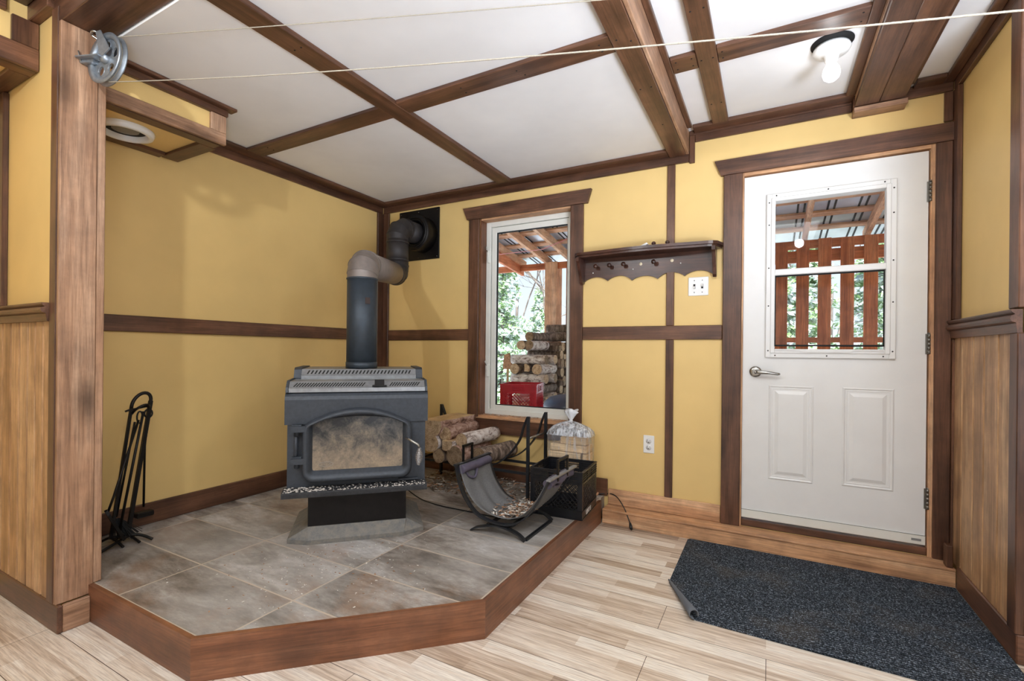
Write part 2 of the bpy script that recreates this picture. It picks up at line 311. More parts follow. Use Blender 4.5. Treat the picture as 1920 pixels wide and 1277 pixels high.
# ------------------------------------------------------------------ mesh builder
class MB:
    def __init__(s): s.v = []; s.f = []; s.sm = []; s.mi = []
    def add(s, vs, fs, smooth=False, mi=0):
        o = len(s.v); s.v += [Vector(p) for p in vs]
        for f in fs: s.f.append([i + o for i in f]); s.sm.append(smooth); s.mi.append(mi)
        return s
    def box(s, x0, x1, y0, y1, z0, z1, mi=0, bev=0.0):
        if bev:
            pr = []
            return s.bevbox(x0, x1, y0, y1, z0, z1, bev, mi)
        v = [(x, y, z) for z in (z0, z1) for y in (y0, y1) for x in (x0, x1)]
        return s.add(v, [(0, 2, 3, 1), (4, 5, 7, 6), (0, 1, 5, 4), (2, 6, 7, 3), (0, 4, 6, 2), (1, 3, 7, 5)], False, mi)
    def bevbox(s, x0, x1, y0, y1, z0, z1, b, mi=0):
        b = min(b, (x1 - x0) / 2.01, (y1 - y0) / 2.01, (z1 - z0) / 2.01)
        c = Vector(((x0 + x1) / 2, (y0 + y1) / 2, (z0 + z1) / 2)); h = Vector(((x1 - x0) / 2, (y1 - y0) / 2, (z1 - z0) / 2))
        vs = []; idx = {}
        for sx in (-1, 1):
            for sy in (-1, 1):
                for sz in (-1, 1):
                    for a in range(3):
                        d = Vector((h.x - b, h.y - b, h.z - b)); d[a] += b
                        idx[(sx, sy, sz, a)] = len(vs); vs.append(c + Vector((d.x * sx, d.y * sy, d.z * sz)))
        fs = []
        for a in range(3):
            u, w_ = (a + 1) % 3, (a + 2) % 3
            for sg in (-1, 1):
                q = []
                for (p, r_) in ((-1, -1), (1, -1), (1, 1), (-1, 1)):
                    t = [0, 0, 0]; t[a] = sg; t[u] = p; t[w_] = r_; q.append(idx[(*t, a)])
                fs.append(q if sg > 0 else q[::-1])
            for p in (-1, 1):
                for r_ in (-1, 1):
                    q = []
                    for e, ax in ((-1, u), (-1, w_), (1, w_), (1, u)):
                        t = [0, 0, 0]; t[a] = e; t[u] = p; t[w_] = r_; q.append(idx[(*t, ax)])
                    fs.append(q if p * r_ > 0 else q[::-1])
        for sx in (-1, 1):
            for sy in (-1, 1):
                for sz in (-1, 1):
                    q = [idx[(sx, sy, sz, a)] for a in range(3)]; fs.append(q if sx * sy * sz > 0 else q[::-1])
        return s.add(vs, fs, False, mi)
    def obox(s, c, ux, uy, uz, hx, hy, hz, mi=0):
        c = Vector(c); ux = Vector(ux).normalized(); uy = Vector(uy).normalized(); uz = Vector(uz).normalized()
        v = [c + ux * hx * a + uy * hy * b_ + uz * hz * d for d in (-1, 1) for b_ in (-1, 1) for a in (-1, 1)]
        return s.add(v, [(0, 2, 3, 1), (4, 5, 7, 6), (0, 1, 5, 4), (2, 6, 7, 3), (0, 4, 6, 2), (1, 3, 7, 5)], False, mi)
    def bar(s, p, q, w_, t, side=(0, 0, 1), mi=0):
        p = Vector(p); q = Vector(q); d = (q - p); L = d.length; d.normalize(); sd = Vector(side)
        n = d.cross(sd)
        if n.length < 1e-4: n = d.cross(Vector((1, 0, .01)))
        n.normalize(); m_ = n.cross(d).normalized()
        return s.obox((p + q) / 2, d, n, m_, L / 2, w_ / 2, t / 2, mi)
    def tube(s, pts, r, n=10, cap=True, mi=0, smooth=True):
        pts = [Vector(p) for p in pts]; rs = r if isinstance(r, (list, tuple)) else [r] * len(pts)
        rings = []; up = None
        for i, p in enumerate(pts):
            t = (pts[min(i + 1, len(pts) - 1)] - pts[max(i - 1, 0)]).normalized()
            if up is None:
                up = t.cross(Vector((0, 0, 1)))
                if up.length < .05: up = t.cross(Vector((1, 0, 0)))
                up.normalize()
            else:
                up = up - t * up.dot(t)
                up.normalize()
            b_ = t.cross(up); rings.append([p + (up * cos(2 * pi * k / n) + b_ * sin(2 * pi * k / n)) * rs[i] for k in range(n)])
        vs = [q for rg in rings for q in rg]; fs = []
        for i in range(len(pts) - 1):
            for k in range(n): fs.append((i * n + k, i * n + (k + 1) % n, (i + 1) * n + (k + 1) % n, (i + 1) * n + k))
        s.add(vs, fs, smooth, mi)
        if cap: s.add(rings[0], [tuple(range(n))[::-1]], False, mi); s.add(rings[-1], [tuple(range(n))], False, mi)
        return s
    def ribbon(s, pts, wdir, w_, t, mi=0, smooth=True):
        """flat strip following pts, wide along wdir, thickness t"""
        pts = [Vector(p) for p in pts]; wd = Vector(wdir).normalized(); vs = []
        for i, p in enumerate(pts):
            tg = (pts[min(i + 1, len(pts) - 1)] - pts[max(i - 1, 0)]).normalized(); n = tg.cross(wd).normalized()
            for a, b_ in ((-1, -1), (1, -1), (1, 1), (-1, 1)): vs.append(p + wd * w_ / 2 * a + n * t / 2 * b_)
        fs = [(0, 1, 2, 3)]
        for i in range(len(pts) - 1):
            for k in range(4): fs.append((i * 4 + k, i * 4 + 4 + k, i * 4 + 4 + (k + 1) % 4, i * 4 + (k + 1) % 4))
        e = (len(pts) - 1) * 4; fs.append((e + 3, e + 2, e + 1, e))
        return s.add(vs, fs, False, mi)
    def prism(s, poly, fn, a, b_, mi=0, smooth=False):
        """poly 2D list, fn(u,v,t)->3D, extruded t in a..b"""
        n = len(poly); vs = [fn(u, v_, a) for u, v_ in poly] + [fn(u, v_, b_) for u, v_ in poly]
        fs = [tuple(range(n)), tuple(range(n, 2 * n))[::-1]] + [(i, n + i, n + (i + 1) % n, (i + 1) % n) for i in range(n)]
        return s.add(vs, fs, smooth, mi)
    def lathe(s, prof, c, ax=(0, 0, 1), n=32, mi=0, smooth=True, cap=True):
        ax = Vector(ax).normalized(); u = ax.cross(Vector((0, 0, 1)))
        if u.length < .01: u = Vector((1, 0, 0))
        u.normalize(); w_ = ax.cross(u); c = Vector(c)
        vs = [c + ax * h + (u * cos(2 * pi * k / n) + w_ * sin(2 * pi * k / n)) * r for r, h in prof for k in range(n)]
        fs = [(i * n + k, i * n + (k + 1) % n, (i + 1) * n + (k + 1) % n, (i + 1) * n + k) for i in range(len(prof) - 1) for k in range(n)]
        if cap:
            if prof[0][0] > 1e-5: fs.append(tuple(range(n))[::-1])
            if prof[-1][0] > 1e-5: fs.append(tuple(range((len(prof) - 1) * n, len(prof) * n)))
        return s.add(vs, fs, smooth, mi)
    def build(s, name, mat, parent=None, kind=None, origin=None):
        me = bpy.data.meshes.new(name)
        off = parent.matrix_world.translation.copy() if parent is not None else Vector((0, 0, 0))
        if parent is not None:
            off = Vector(parent['_o']) if '_o' in parent else off
            org = off
        elif origin is not None: org = Vector(origin)
        else:
            xs = [p.x for p in s.v]; ys = [p.y for p in s.v]; zs = [p.z for p in s.v]
            org = Vector(((min(xs) + max(xs)) / 2, (min(ys) + max(ys)) / 2, min(zs)))
        me.from_pydata([tuple(p - org) for p in s.v], [], s.f); me.polygons.foreach_set('use_smooth', s.sm)
        for m_ in (mat if isinstance(mat, (list, tuple)) else [mat]): me.materials.append(m_)
        me.polygons.foreach_set('material_index', s.mi); me.update()
        import bmesh
        bm = bmesh.new(); bm.from_mesh(me); bmesh.ops.remove_doubles(bm, verts=bm.verts, dist=1e-6); bmesh.ops.recalc_face_normals(bm, faces=bm.faces); bm.to_mesh(me); bm.free()
        o = bpy.data.objects.new(name, me); COL.objects.link(o)
        o['_o'] = tuple(org)
        if parent is not None: o.parent = parent
        else: o.location = org
        if kind: o['kind'] = kind
        return o
def empty(name, loc, label, cat, group=None):
    o = bpy.data.objects.new(name, None); COL.objects.link(o); o.location = loc; o.empty_display_size = .1
    o['_o'] = tuple(loc); return tag(o, label, cat, group)
def tag(o, label, cat, group=None, kind=None):
    o['label'] = label; o['category'] = cat
    if group: o['group'] = group
    if kind: o['kind'] = kind
    return o
def copy_tree(src, loc=None, rot=None, parent=None):
    c = src.copy(); COL.objects.link(c)
    if parent is not None: c.parent = parent
    if loc is not None: c.location = loc
    if rot is not None: c.rotation_euler = rot
    for ch in list(src.children): copy_tree(ch, parent=c)
    return c
trim_n = [0]
def trim(x0, x1, y0, y1, z0, z1, ax, W=None, bev=.003, label=None):
    trim_n[0] += 1
    o = MB().bevbox(x0, x1, y0, y1, z0, z1, bev).build(f'trim_{trim_n[0]}', (W or DK)(ax), kind='structure')
    o['label'] = label or 'dark stained wooden trim board'; return o
def nails(mb, pts, r=.004, nrm=(0, 0, -1)):
    for p in pts: mb.lathe([(r, 0), (r, .0012), (0, .0014)], p, nrm, 8)

# ================================================================== SETTING
Yb, Xl, Xr = 3.15, -3.02, 0.822
HZ = 0.146                      # hearth height
ZL, ZR, ZF = 2.39, 2.51, 2.56   # ceilings: over hearth, over entry, over the camera side
fl = MB().box(-3.3, 4.1, -3.6, 3.3, -.1, 0).build('floor', M_floor, kind='structure', origin=(0, 0, 0)); fl['label'] = 'grey brown laminate plank floor'
cl = MB().box(-3.3, -.47, .937, 3.3, ZL, ZL + .3).box(-.47, 4.1, .937, 3.3, ZR, ZR + .2).box(-3.3, 4.1, -3.6, .937, ZF, ZF + .1).build('ceiling', M_ceil, kind='structure', origin=(0, 0, 0)); cl['label'] = 'off white panelled ceiling'
# back wall with window and door openings
wx0, wx1, wz0, wz1 = -2.003, -1.235, .60, 2.155
dx0, dx1, dz0, dz1 = -.147, .735, .094, 2.198
b = MB()
T = Yb + .14
b.box(-3.16, wx0, Yb, T, 0, 2.7).box(wx0, wx1, Yb, T, 0, wz0).box(wx0, wx1, Yb, T, wz1, 2.7).box(wx1, dx0, Yb, T, 0, 2.7).box(dx0, dx1, Yb, T, dz1, 2.7).box(dx0, dx1, Yb, T, 0, dz0).box(dx1, 1.0, Yb, T, 0, 2.7)
o = b.build('wall_back', M_yel, kind='structure', origin=(0, 0, 0)); o['label'] = 'mustard yellow wall with window and door'
o = MB().box(-3.16, Xl, .86, Yb, 0, 2.7).build('wall_left', M_yel, kind='structure', origin=(0, 0, 0))
o = MB().box(-3.34, -3.2, -3.6, .8, 0, 2.7).build('wall_left', M_yel, kind='structure', origin=(0, 0, 0))
# right wall, wainscot, return
o = MB().box(Xr, Xr + .12, 2.42, Yb, 0, 2.7).box(Xr + .12, 4.1, 2.42, 2.56, 0, 2.7).build('wall_right', M_yel, kind='structure', origin=(0, 0, 0))
wr = o
o = MB().box(4.0, 4.14, -3.6, 2.42, 0, 2.7).build('wall_far_right', M_neutral, kind='structure', origin=(0, 0, 0))
o = MB().box(-3.3, 4.1, -3.74, -3.6, 0, 2.7).build('wall_behind', M_neutral, kind='structure', origin=(0, 0, 0))
# stub wall
o = MB().box(-3.2, -2.46, .80, .925, 0, ZF).build('wall_stub', M_yel, kind='structure', origin=(0, 0, 0)); ws = o
def wainscot(parent, segs, fn, z0, z1, name='wainscot_board'):
    for a, c in segs:
        mb = MB(); g = .004
        mb.prism([(a + g, 0), (c - g, 0), (c - g, .009), (c - g - .004, .012), (a + g + .004, .012), (a + g, .009)], fn, z0, z1)
        q = mb.build(name, WA('Z'), parent)
bw = [2.425, 2.485, 2.60, 2.745, 2.865, 3.005, 3.148]
wainscot(wr, list(zip(bw[:-1], bw[1:])), lambda u, t, z: (Xr - .001 - t, u, z), .10, 1.215)
bs = [-3.18, -3.145, -3.05, -2.95, -2.855, -2.76, -2.68, -2.60, -2.515]
wainscot(ws, list(zip(bs[:-1], bs[1:])), lambda u, t, z: (u, .80 - t, z), .10, 1.24)
def chair_rail(fn, a, b_, W, nm):
    prof = [(0, 0), (.014, 0), (.018, .034), (.016, .036), (.03, .042), (.034, .052), (.032, .062), (.02, .068), (.026, .074), (.03, .08), (.03, .086), (0, .086)]
    trim_n[0] += 1
    o = MB().prism(prof, fn, a, b_).build(f'trim_{trim_n[0]}', W, kind='structure'); o['label'] = nm
chair_rail(lambda t, z, u: (Xr - .012 - t, u, 1.208 + z), 2.40, 3.125, DK('Y'), 'moulded wooden chair rail on the right wall')
chair_rail(lambda t, z, u: (u, .788 - t, 1.222 + z * .85), -3.2, -2.52, DK('X'), 'moulded wooden chair rail on the left stub wall')

# --- baseboards
def base(name, x0, x1, y0, y1, z0, z1, ax, W):
    o = MB().bevbox(x0, x1, y0, y1, z0, z1, .004).build(name, W(ax), kind='structure'); return o
base('baseboard_back', -.95, -.252, Yb - .015, Yb, .0945, .199, 'X', ST)
base('baseboard_back', -3.0, -.955, Yb - .015, Yb, HZ, .262, 'X', DK)
base('baseboard_left', Xl, Xl + .018, .93, Yb - .018, HZ, .262, 'Y', DK)
base('baseboard_right', Xr - .022, Xr, 2.40, Yb - .125, 0, .108, 'Y', DK)
base('baseboard_right_return', Xr - .022, 2.0, 2.395, 2.418, 0, .108, 'X', DK)
base('baseboard_stub', -3.2, -2.42, .782, .80, 0, .108, 'X', DK)
base('baseboard_stub_end', -2.438, -2.42, .80, .886, 0, .108, 'Y', PO)
# --- post cladding at the stub wall end
trim(-2.46, -2.44, .782, .9, .108, 2.40, 'Z', PO, .003, 'wide knotty board on the end of the stub wall')
trim(-2.462, -2.445, .9005, .93, HZ, 2.40, 'Z', PO, .003, 'narrow knotty strip beside the wide post board')
trim(-2.52, -2.4605, .779, .80, .108, 2.46, 'Z', DK, .003, 'dark corner board on the stub wall post')
trim(-3.17, -3.105, .779, .80, 1.30, 2.268, 'Z'); trim(-3.104, -3.04, .779, .80, 1.30, 2.268, 'Z')
# header beam over the post
trim_n[0] += 1
o = MB().bevbox(-2.52, -.58, .785, .935, 2.40, ZF - .002, .003).build(f'trim_{trim_n[0]}', DK('X'), kind='structure'); o['label'] = 'wide dark header beam above the stub wall post'
trim(-3.2, -2.52, .765, .80, 2.47, ZF, 'X'); trim(-3.2, -2.52, .70, .764, 2.53, ZF, 'X')
trim(-2.519, -.58, .76, .784, 2.50, ZF, 'X')
# camera-side bulkhead box
o = MB().box(-3.2, -2.72, -3.6, .798, 2.29, ZF).build('wall_bulkhead_near', M_yel, kind='structure', origin=(0, 0, 0))
trim(-2.72, -2.70, .715, .797, 2.36, 2.468, 'Z'); trim(-2.72, -2.70, -3.5, .7975, 2.272, 2.36, 'Y'); trim(-2.72, -2.697, -3.5, .70, 2.47, 2.53, 'Y'); trim(-2.72, -2.66, -3.5, .699, 2.531, ZF, 'Y')
trim(-2.79, -2.7205, -3.5, .7975, 2.272, 2.29, 'Y'); trim(-3.19, -2.791, .73, .7975, 2.272, 2.29, 'X'); trim(-3.2, -3.12, -3.5, .729, 2.272, 2.29, 'Y')
# hearth-side bulkhead box with vent
o = MB().box(Xl, -2.55, .927, 1.462, 2.205, ZL).build('wall_bulkhead', M_yel, kind='structure', origin=(0, 0, 0)); o['label'] = 'yellow boxed bulkhead under the ceiling'
trim(-2.55, -2.53, .927, 1.478, 2.19, 2.25, 'Y', PO); trim(-2.55, -2.53, 1.40, 1.478, 2.2505, 2.34, 'Z', PO)
trim(-2.55, -2.525, .935, 1.485, 2.341, 2.374, 'Y'); trim(-2.55, -2.495, .936, 1.515, 2.3745, ZL, 'Y')
trim(-2.62, -2.551, .927, 1.462, 2.187, 2.205, 'Y'); trim(-3.0, -2.621, 1.392, 1.478, 2.187, 2.205, 'X'); trim(-3.018, -2.95, .927, 1.391, 2.187, 2.205, 'Y')
trim(-3.0, -2.551, 1.4625, 1.478, 2.2055, 2.34, 'X'); trim(-3.0, -2.551, 1.4625, 1.485, 2.341, 2.374, 'X')
# --- back wall trims
trim(Xl, -2.999, 3.068, 3.149, .262, 2.319, 'Z'); trim(-2.998, -2.938, 3.13, 3.149, .262, 2.319, 'Z')
trim(-2.998, -.452, 3.13, 3.149, 2.32, ZL, 'X'); trim(-2.91, -.57, 3.045, 3.1295, 2.37, ZL, 'X')
trim(Xl, -3.0, 1.479, 3.129, 2.32, ZL, 'Y'); trim(-2.999, -2.911, 1.516, 3.129, 2.37, ZL, 'Y')
trim(-.451, -.418, 3.13, 3.149, 2.31, 2.479, 'Z')
trim(-.451, .383, 3.13, 3.149, 2.44 + .04, ZR, 'X'); trim(-.417, .383, 3.13, 3.149, 2.438, 2.4795, 'X'); trim(-.42, .384, 3.045, 3.1295, 2.488, ZR, 'X')
trim(-2.937, -2.097, 3.134, 3.149, 1.206, 1.294, 'X'); trim(-1.144, -.252, 3.134, 3.149, 1.206, 1.294, 'X')
trim(-.582, -.534, 3.134, 3.149, 1.2945, 2.319, 'Z'); trim(-.582, -.534, 3.134, 3.149, .1995, 1.2055, 'Z')
trim(Xl, -3.002, .931, 3.067, 1.205, 1.292, 'Y')
# right corner trims
trim(.766, .80, 3.13, 3.149, 2.30, 2.449, 'Z'); trim(.80, .821, 3.07, 3.149, 1.30, 2.449, 'Z')
trim(.61, .80, 3.128, 3.149, 2.45, ZR, 'X'); trim(.64, .758, 3.05, 3.127, 2.49, ZR, 'X')
trim(.8005, .821, 3.11, 3.149, .11, 1.205, 'Z'); trim(.80, .821, 2.42, 3.127, 2.45, ZR, 'Y'); trim(.758, .7995, 2.35, 3.127, 2.49, ZR, 'Y')
trim(.80, .821, 2.405, 2.49, 1.30, 2.449, 'Z'); trim(.795, .8212, 2.396, 2.462, .1085, 1.207, 'Z')
trim(.822, .95, 2.398, 2.419, .1085, 2.449, 'Z')
# --- ceiling beams
def beam(x0, x1, y0, y1, z0, z1, ax, W=None, nl=()):
    o = trim(x0, x1, y0, y1, z0, z1, ax, W); o['label'] = 'dark stained ceiling beam'
    if nl:
        mb = MB(); nails(mb, [(x, y, z0) for x, y in nl]); q = mb.build('screw_head', M_slot, o); 
    return o
zb = 2.37
beam(-2.91, -1.786, 1.825, 1.937, zb, ZL, 'X', None, [(-2.75, 1.86), (-2.75, 1.90)])
beam(-1.675, -.57, 1.825, 1.937, zb, ZL, 'X', None, [(-1.3, 1.86), (-1.3, 1.905), (-1.0, 1.86), (-.98, 1.905), (-.62, 1.86), (-.62, 1.905)])
beam(-1.785, -1.676, .94, 3.044, zb - .004, ZL, 'Y', None, [(-1.75, 1.3), (-1.71, 1.3), (-1.75, 2.6), (-1.71, 2.6)])
beam(-.569, -.470, .94, 3.129, zb - .008, ZR - .0005, 'Y', None, [(-.545, 1.85), (-.495, 1.88), (-.545, 2.25), (-.495, 2.25), (-.52, 2.65)])
beam(-.4695, -.452, .94, 3.129, 2.365, ZR - .001, 'Y', RF if False else PO)
beam(-.451, -.424, .94, 3.044, 2.488, ZR, 'Y'); 
beam(-.423, -.309, 2.30, 2.425, 2.49, ZR, 'X', None, [(-.40, 2.33), (-.40, 2.39), (-.33, 2.33), (-.33, 2.39)])
beam(-.308, -.222, .94, 3.044, 2.486, ZR, 'Y', None, [(-.29, 2.0), (-.24, 2.0), (-.29, 2.36), (-.24, 2.36), (-.29, 2.8), (-.24, 2.8)])
beam(-.221, .344, 2.30, 2.425, 2.49, ZR, 'X', None, [(-.2, 2.34), (-.2, 2.39), (.32, 2.33), (.32, 2.39)])
beam(.345, .386, .94, 3.044, 2.488, ZR, 'Y')
beam(.3865, .489, .94, 3.06, 2.432, 2.46, 'Y'); beam(.4895, .597, .94, 3.06, 2.432, 2.46, 'Y')
beam(.40, .59, .94, 3.06, 2.461, ZR - .001, 'Y'); beam(.5975, .634, .94, 3.06, 2.488, ZR, 'Y')
beam(.3865, .401, .94, 3.06, 2.462, ZR - .001, 'Y', PO)
trim(.384, .609, 3.062, 3.149, 2.404, 2.43, 'X', PO); trim(.384, .609, 3.10, 3.149, 2.4305, ZR, 'X')

# ================================================================== WINDOW
def mk(name, num=None): return name
win = MB().bevbox(-2.095, wx0, 3.128, 3.1495, .606, 2.1545, .003).build('window_1', DK('Z'), kind='structure'); win['label'] = 'tall narrow window with dark wooden casing'
MB().bevbox(wx1, -1.145, 3.128, 3.1495, .606, 2.1545, .003).build('casing', DK('Z'), win)
MB().prism([(-2.112, 2.155), (-1.115, 2.155), (-1.087, 2.25), (-2.15, 2.25)], lambda u, v_, t: (u, t, v_), 3.122, 3.149).build('head_casing', DK('X'), win)
MB().prism([(-2.10, .49), (-1.14, .49), (-1.105, .60), (-2.14, .60)], lambda u, v_, t: (u, t, v_), 3.125, 3.149).build('apron', DK('X'), win)
sill = MB().bevbox(-2.14, -1.105, 3.118, 3.152, .6, .606, .002).build('stool', ST('X'), win)
MB().box(wx0, wx0 + .012, Yb - .001, 3.235, .62, wz1).box(wx1 - .012, wx1, Yb - .001, 3.235, .62, wz1).build('jamb', CU('Z'), win)
MB().box(wx0 + .012, wx1 - .012, Yb - .001, 3.235, wz1 - .012, wz1).build('jamb', ST('X'), win)
MB().box(wx0, wx1, Yb - .002, 3.235, .601, .622).build('inner_sill', ST('X'), win)
def rectring(mb, x0, x1, z0, z1, w_, y0, y1, wb=None):
    wb = wb or w_
    mb.bevbox(x0, x0 + w_, y0, y1, z0, z1, .003).bevbox(x1 - w_, x1, y0, y1, z0, z1, .003)
    mb.bevbox(x0 + w_ - .002, x1 - w_ + .002, y0, y1, z1 - w_, z1, .003).bevbox(x0 + w_ - .002, x1 - w_ + .002, y0, y1, z0, z0 + wb, .003); return mb
fr = rectring(MB(), wx0 + .012, wx1 - .012, .622, wz1 - .012, .04, 3.225, 3.289).build('frame', M_vinyl, win)
rectring(MB(), -1.945, -1.26, .655, 2.10, .042, 3.235, 3.275).build('sash', M_vinyl, win)
rectring(MB(), -1.905, -1.30, .695, 2.06, .008, 3.243, 3.262).build('gasket', M_slot, win)
MB().box(-1.90, -1.303, 3.256, 3.259, .70, 2.055).build('pane', M_glass, win)
for z in (.92, 1.82):
    l_ = MB().bevbox(-1.972, -1.955, 3.205, 3.228, z, z + .10, .003).build('sash_lock', M_vinyl, win)
    MB().tube([(-1.966, 3.212, z + .08), (-1.970, 3.198, z + .10), (-1.974, 3.19, z + .125)], .004, 6).build('lever', M_nick, l_)
# ================================================================== DOOR
door = MB()
yd = 3.155
# slab with openings for the light
gx0, gx1, gz0, gz1 = .018, .545, 1.15, 2.005
door.box(-.138, gx0, yd, yd + .044, .165, 2.172).box(gx1, .712, yd, yd + .044, .165, 2.172).box(gx0, gx1, yd, yd + .044, gz1, 2.172).box(gx0, gx1, yd, yd + .044, .165, gz0)
dr = door.build('door_1', M_white, kind='structure', origin=(0, 0, 0)); dr['label'] = 'white steel entry door with a two-pane upper window'
MB().prism([(-.266, 2.198), (.80, 2.198), (.80, 2.29), (-.303, 2.29)], lambda u, v_, t: (u, t, v_), 3.122, 3.149).build('head_casing', DK('X'), dr)
MB().bevbox(-.25, -.147, 3.125, 3.149, .0945, 2.1975, .003).build('casing', DK('Z'), dr)
MB().bevbox(.735, .7995, 3.125, 3.149, .0945, 2.1975, .003).build('casing', DK('Z'), dr)
for x0, x1 in ((-.147, -.139), (.718, .735)): MB().box(x0, x1, 3.14, 3.285, .0945, 2.198).build('jamb', ST('Z'), dr)
MB().box(-.139, .718, 3.14, 3.285, 2.18, 2.198).build('jamb', ST('X'), dr)
MB().box(-.139, .718, 3.2, 3.285, .0945, 2.18).box(-.139, .718, 3.2, 3.285, .0945, 2.18)
MB().bevbox(-.139, .718, 3.15, 3.285, .0945, .135, .004).build('threshold', DK('X'), dr)
MB().bevbox(-.138, .712, 3.146, yd + .002, .148, .196, .002).build('door_sweep', M_vinyl, dr)
MB().box(-.138, .712, 3.1455, 3.1462, .1955, .1975).build('sweep_groove', M_slot, dr)
# raised panels
def panel(x0, x1, z0, z1):
    mb = MB(); prof = [(0, 0), (.007, -.004), (.014, 0), (.020, -.001), (.026, .003), (.05, -.006)]
    rings = []
    for ins, dy in prof:
        rings.append([(x0 + ins, yd + dy, z0 + ins), (x1 - ins, yd + dy, z0 + ins), (x1 - ins, yd + dy, z1 - ins), (x0 + ins, yd + dy, z1 - ins)])
    vs = [p for r_ in rings for p in r_]; fs = []
    for i in range(len(rings) - 1):
        for k in range(4): fs.append((i * 4 + k, i * 4 + (k + 1) % 4, i * 4 + 4 + (k + 1) % 4, i * 4 + 4 + k))
    e = (len(rings) - 1) * 4; fs.append((e, e + 1, e + 2, e + 3))
    mb.add([(x, y - .0008, z) for x, y, z in vs], fs)
    return mb.build('raised_panel', M_white, dr)
panel(0, .223, .392, .94); panel(.356, .582, .402, .943)
# window insert
wf = rectring(MB(), -.02, .583, 1.10, 2.05, .03, yd - .018, yd).build('light_frame', M_white, dr)
rectring(MB(), .004, .559, 1.125, 2.026, .022, yd - .024, yd + .03).build('inner_frame', M_white, wf)
mb = MB()
for x in (-.006, .569): nails(mb, [(x, yd - .018, z) for z in (1.14, 1.40, 1.62, 1.87, 2.0)], .004, (0, -1, 0))
for z in (1.113, 2.037): nails(mb, [(x, yd - .018, z) for x in (.03, .28, .53)], .004, (0, -1, 0))
mb.build('screw_head', M_screw, wf)
MB().bevbox(.024, .548, yd - .02, yd + .02, 1.575, 1.61, .004).build('meeting_rail', M_white, wf)
rectring(MB(), .022, .542, 1.165, 1.578, .010, yd - .004, yd + .012).build('gasket', M_slot, wf)
MB().box(.026, .54, yd + .004, yd + .007, 1.17, 1.575).build('lower_pane', M_glass, wf)
MB().box(.026, .54, yd + .018, yd + .021, 1.60, 2.01).build('upper_pane', M_glass, wf)
MB().prism([(.03, 1.15), (.53, 1.15), (.53, 1.142), (.40, 1.142), (.385, 1.132), (.17, 1.132), (.15, 1.142), (.03, 1.142)], lambda u, v_, t: (u, t, v_), yd - .03, yd - .02).build('lift_rail', M_white, wf)
# lever handle
hb = MB().lathe([(0, -.006), (.02, -.006), (.031, -.002), (.033, .004), (.033, .01)], (-.07, yd - .008, 1.015), (0, 1, 0), 28).build('rose', M_nick, dr)
MB().tube([(-.07, yd - .01, 1.015), (-.07, yd - .05, 1.015)], .012, 14).tube([(-.07, yd - .05, 1.015), (-.05, yd - .058, 1.015), (0, yd - .056, 1.012), (.045, yd - .05, 1.006), (.055, yd - .046, 1.006)], [.013, .012, .009, .008, .006], 12).build('lever_handle', M_nick, dr)
MB().lathe([(.007, 0), (.007, .004), (0, .005)], (-.07, yd - .062, 1.015), (0, -1, 0), 12).build('key_button', M_nick, dr)
for z in (1.909, 1.128, .335):
    mb = MB()
    for k in range(5): mb.lathe([(.0075, k * .021), (.0075, k * .021 + .019)], (.718, yd - .01, z), (0, 0, 1), 12)
    mb.lathe([(.005, 0), (.008, .004), (0, .008)], (.718, yd - .01, z + .104), (0, 0, 1), 12)
    mb.box(.705, .732, yd - .006, yd - .002, z, z + .104)
    mb.build('hinge', M_hinge, dr)
MB().box(.655, .695, 3.145, 3.1458, .166, .178).build('maker_label', plain('grey_label_print', srgb(130, 130, 130), .5), dr)
# ---- step along the back wall
trim(-.955, .80, 3.028, 3.045, 0, .08, 'X', ST, .002, 'pale wooden riser of the low step'); trim(-.955, .80, 3.024, 3.149, .0805, .094, 'X', ST, .003, 'worn tread of the low wooden step below the door')
trim(.765, .79, 3.03, 3.08, .0945, .20, 'Z', DK, .003, 'short dark block standing on the step end')

# ================================================================== HEARTH
hp = [(-2.44, .885), (-1.689, .885), (-.961, 1.577), (-.961, 3.148), (Xl, 3.148), (Xl, .927), (-2.44, .927)]
he = empty('hearth_platform', (-1.9, 1.9, 0), 'low raised hearth platform with slate tiles and brown wooden edging', 'hearth')
ins = [(-2.444, .903), (-1.697, .903), (-.979, 1.585), (-.979, 3.147), (-3.019, 3.147), (-3.019, .927), (-2.444, .927)]
to = MB().prism(ins, lambda u, v_, t: (u, v_, t), .02, HZ).build('tile_top', M_tile, he)
# keep tile grid in world coordinates
def shift_local(o, delta):
    for v_ in o.data.vertices: v_.co += Vector(delta)
    o.location = -Vector(delta)
shift_local(to, (-1.9, 1.9, 0))
def curb(p, q, n_in, W, nm):
    p = Vector((*p, 0)); q = Vector((*q, 0)); d = (q - p).normalized(); n = Vector((*n_in, 0)).normalized()
    return [p, q, d, n]
cut = .0075
MB().prism([(-2.44, .885), (-1.689, .885), (-1.6965, .9028), (-2.44, .9028)], lambda u, v_, t: (u, v_, t), 0, HZ + .002).build('curb_board', CU('X'), he)
dd = Vector((.728, .692, 0)).normalized()
ob = MB().prism([(-1.689, .885), (-.961, 1.577), (-.9792, 1.5845), (-1.6965, .9028)], lambda u, v_, t: (u, v_, t), 0, HZ + .002)
cbd = ob.build('curb_board', CU('X'), he); da_ = math.atan2(.692, .728); rmx = Matrix.Rotation(-da_, 3, 'Z')
for v_ in cbd.data.vertices: v_.co = rmx @ v_.co
cbd.rotation_euler = (0, 0, da_)
MB().prism([(-.961, 1.577), (-.961, 3.027), (-.979, 3.027), (-.9792, 1.5845)], lambda u, v_, t: (u, v_, t), 0, HZ + .002).build('curb_board', CU('Y'), he)

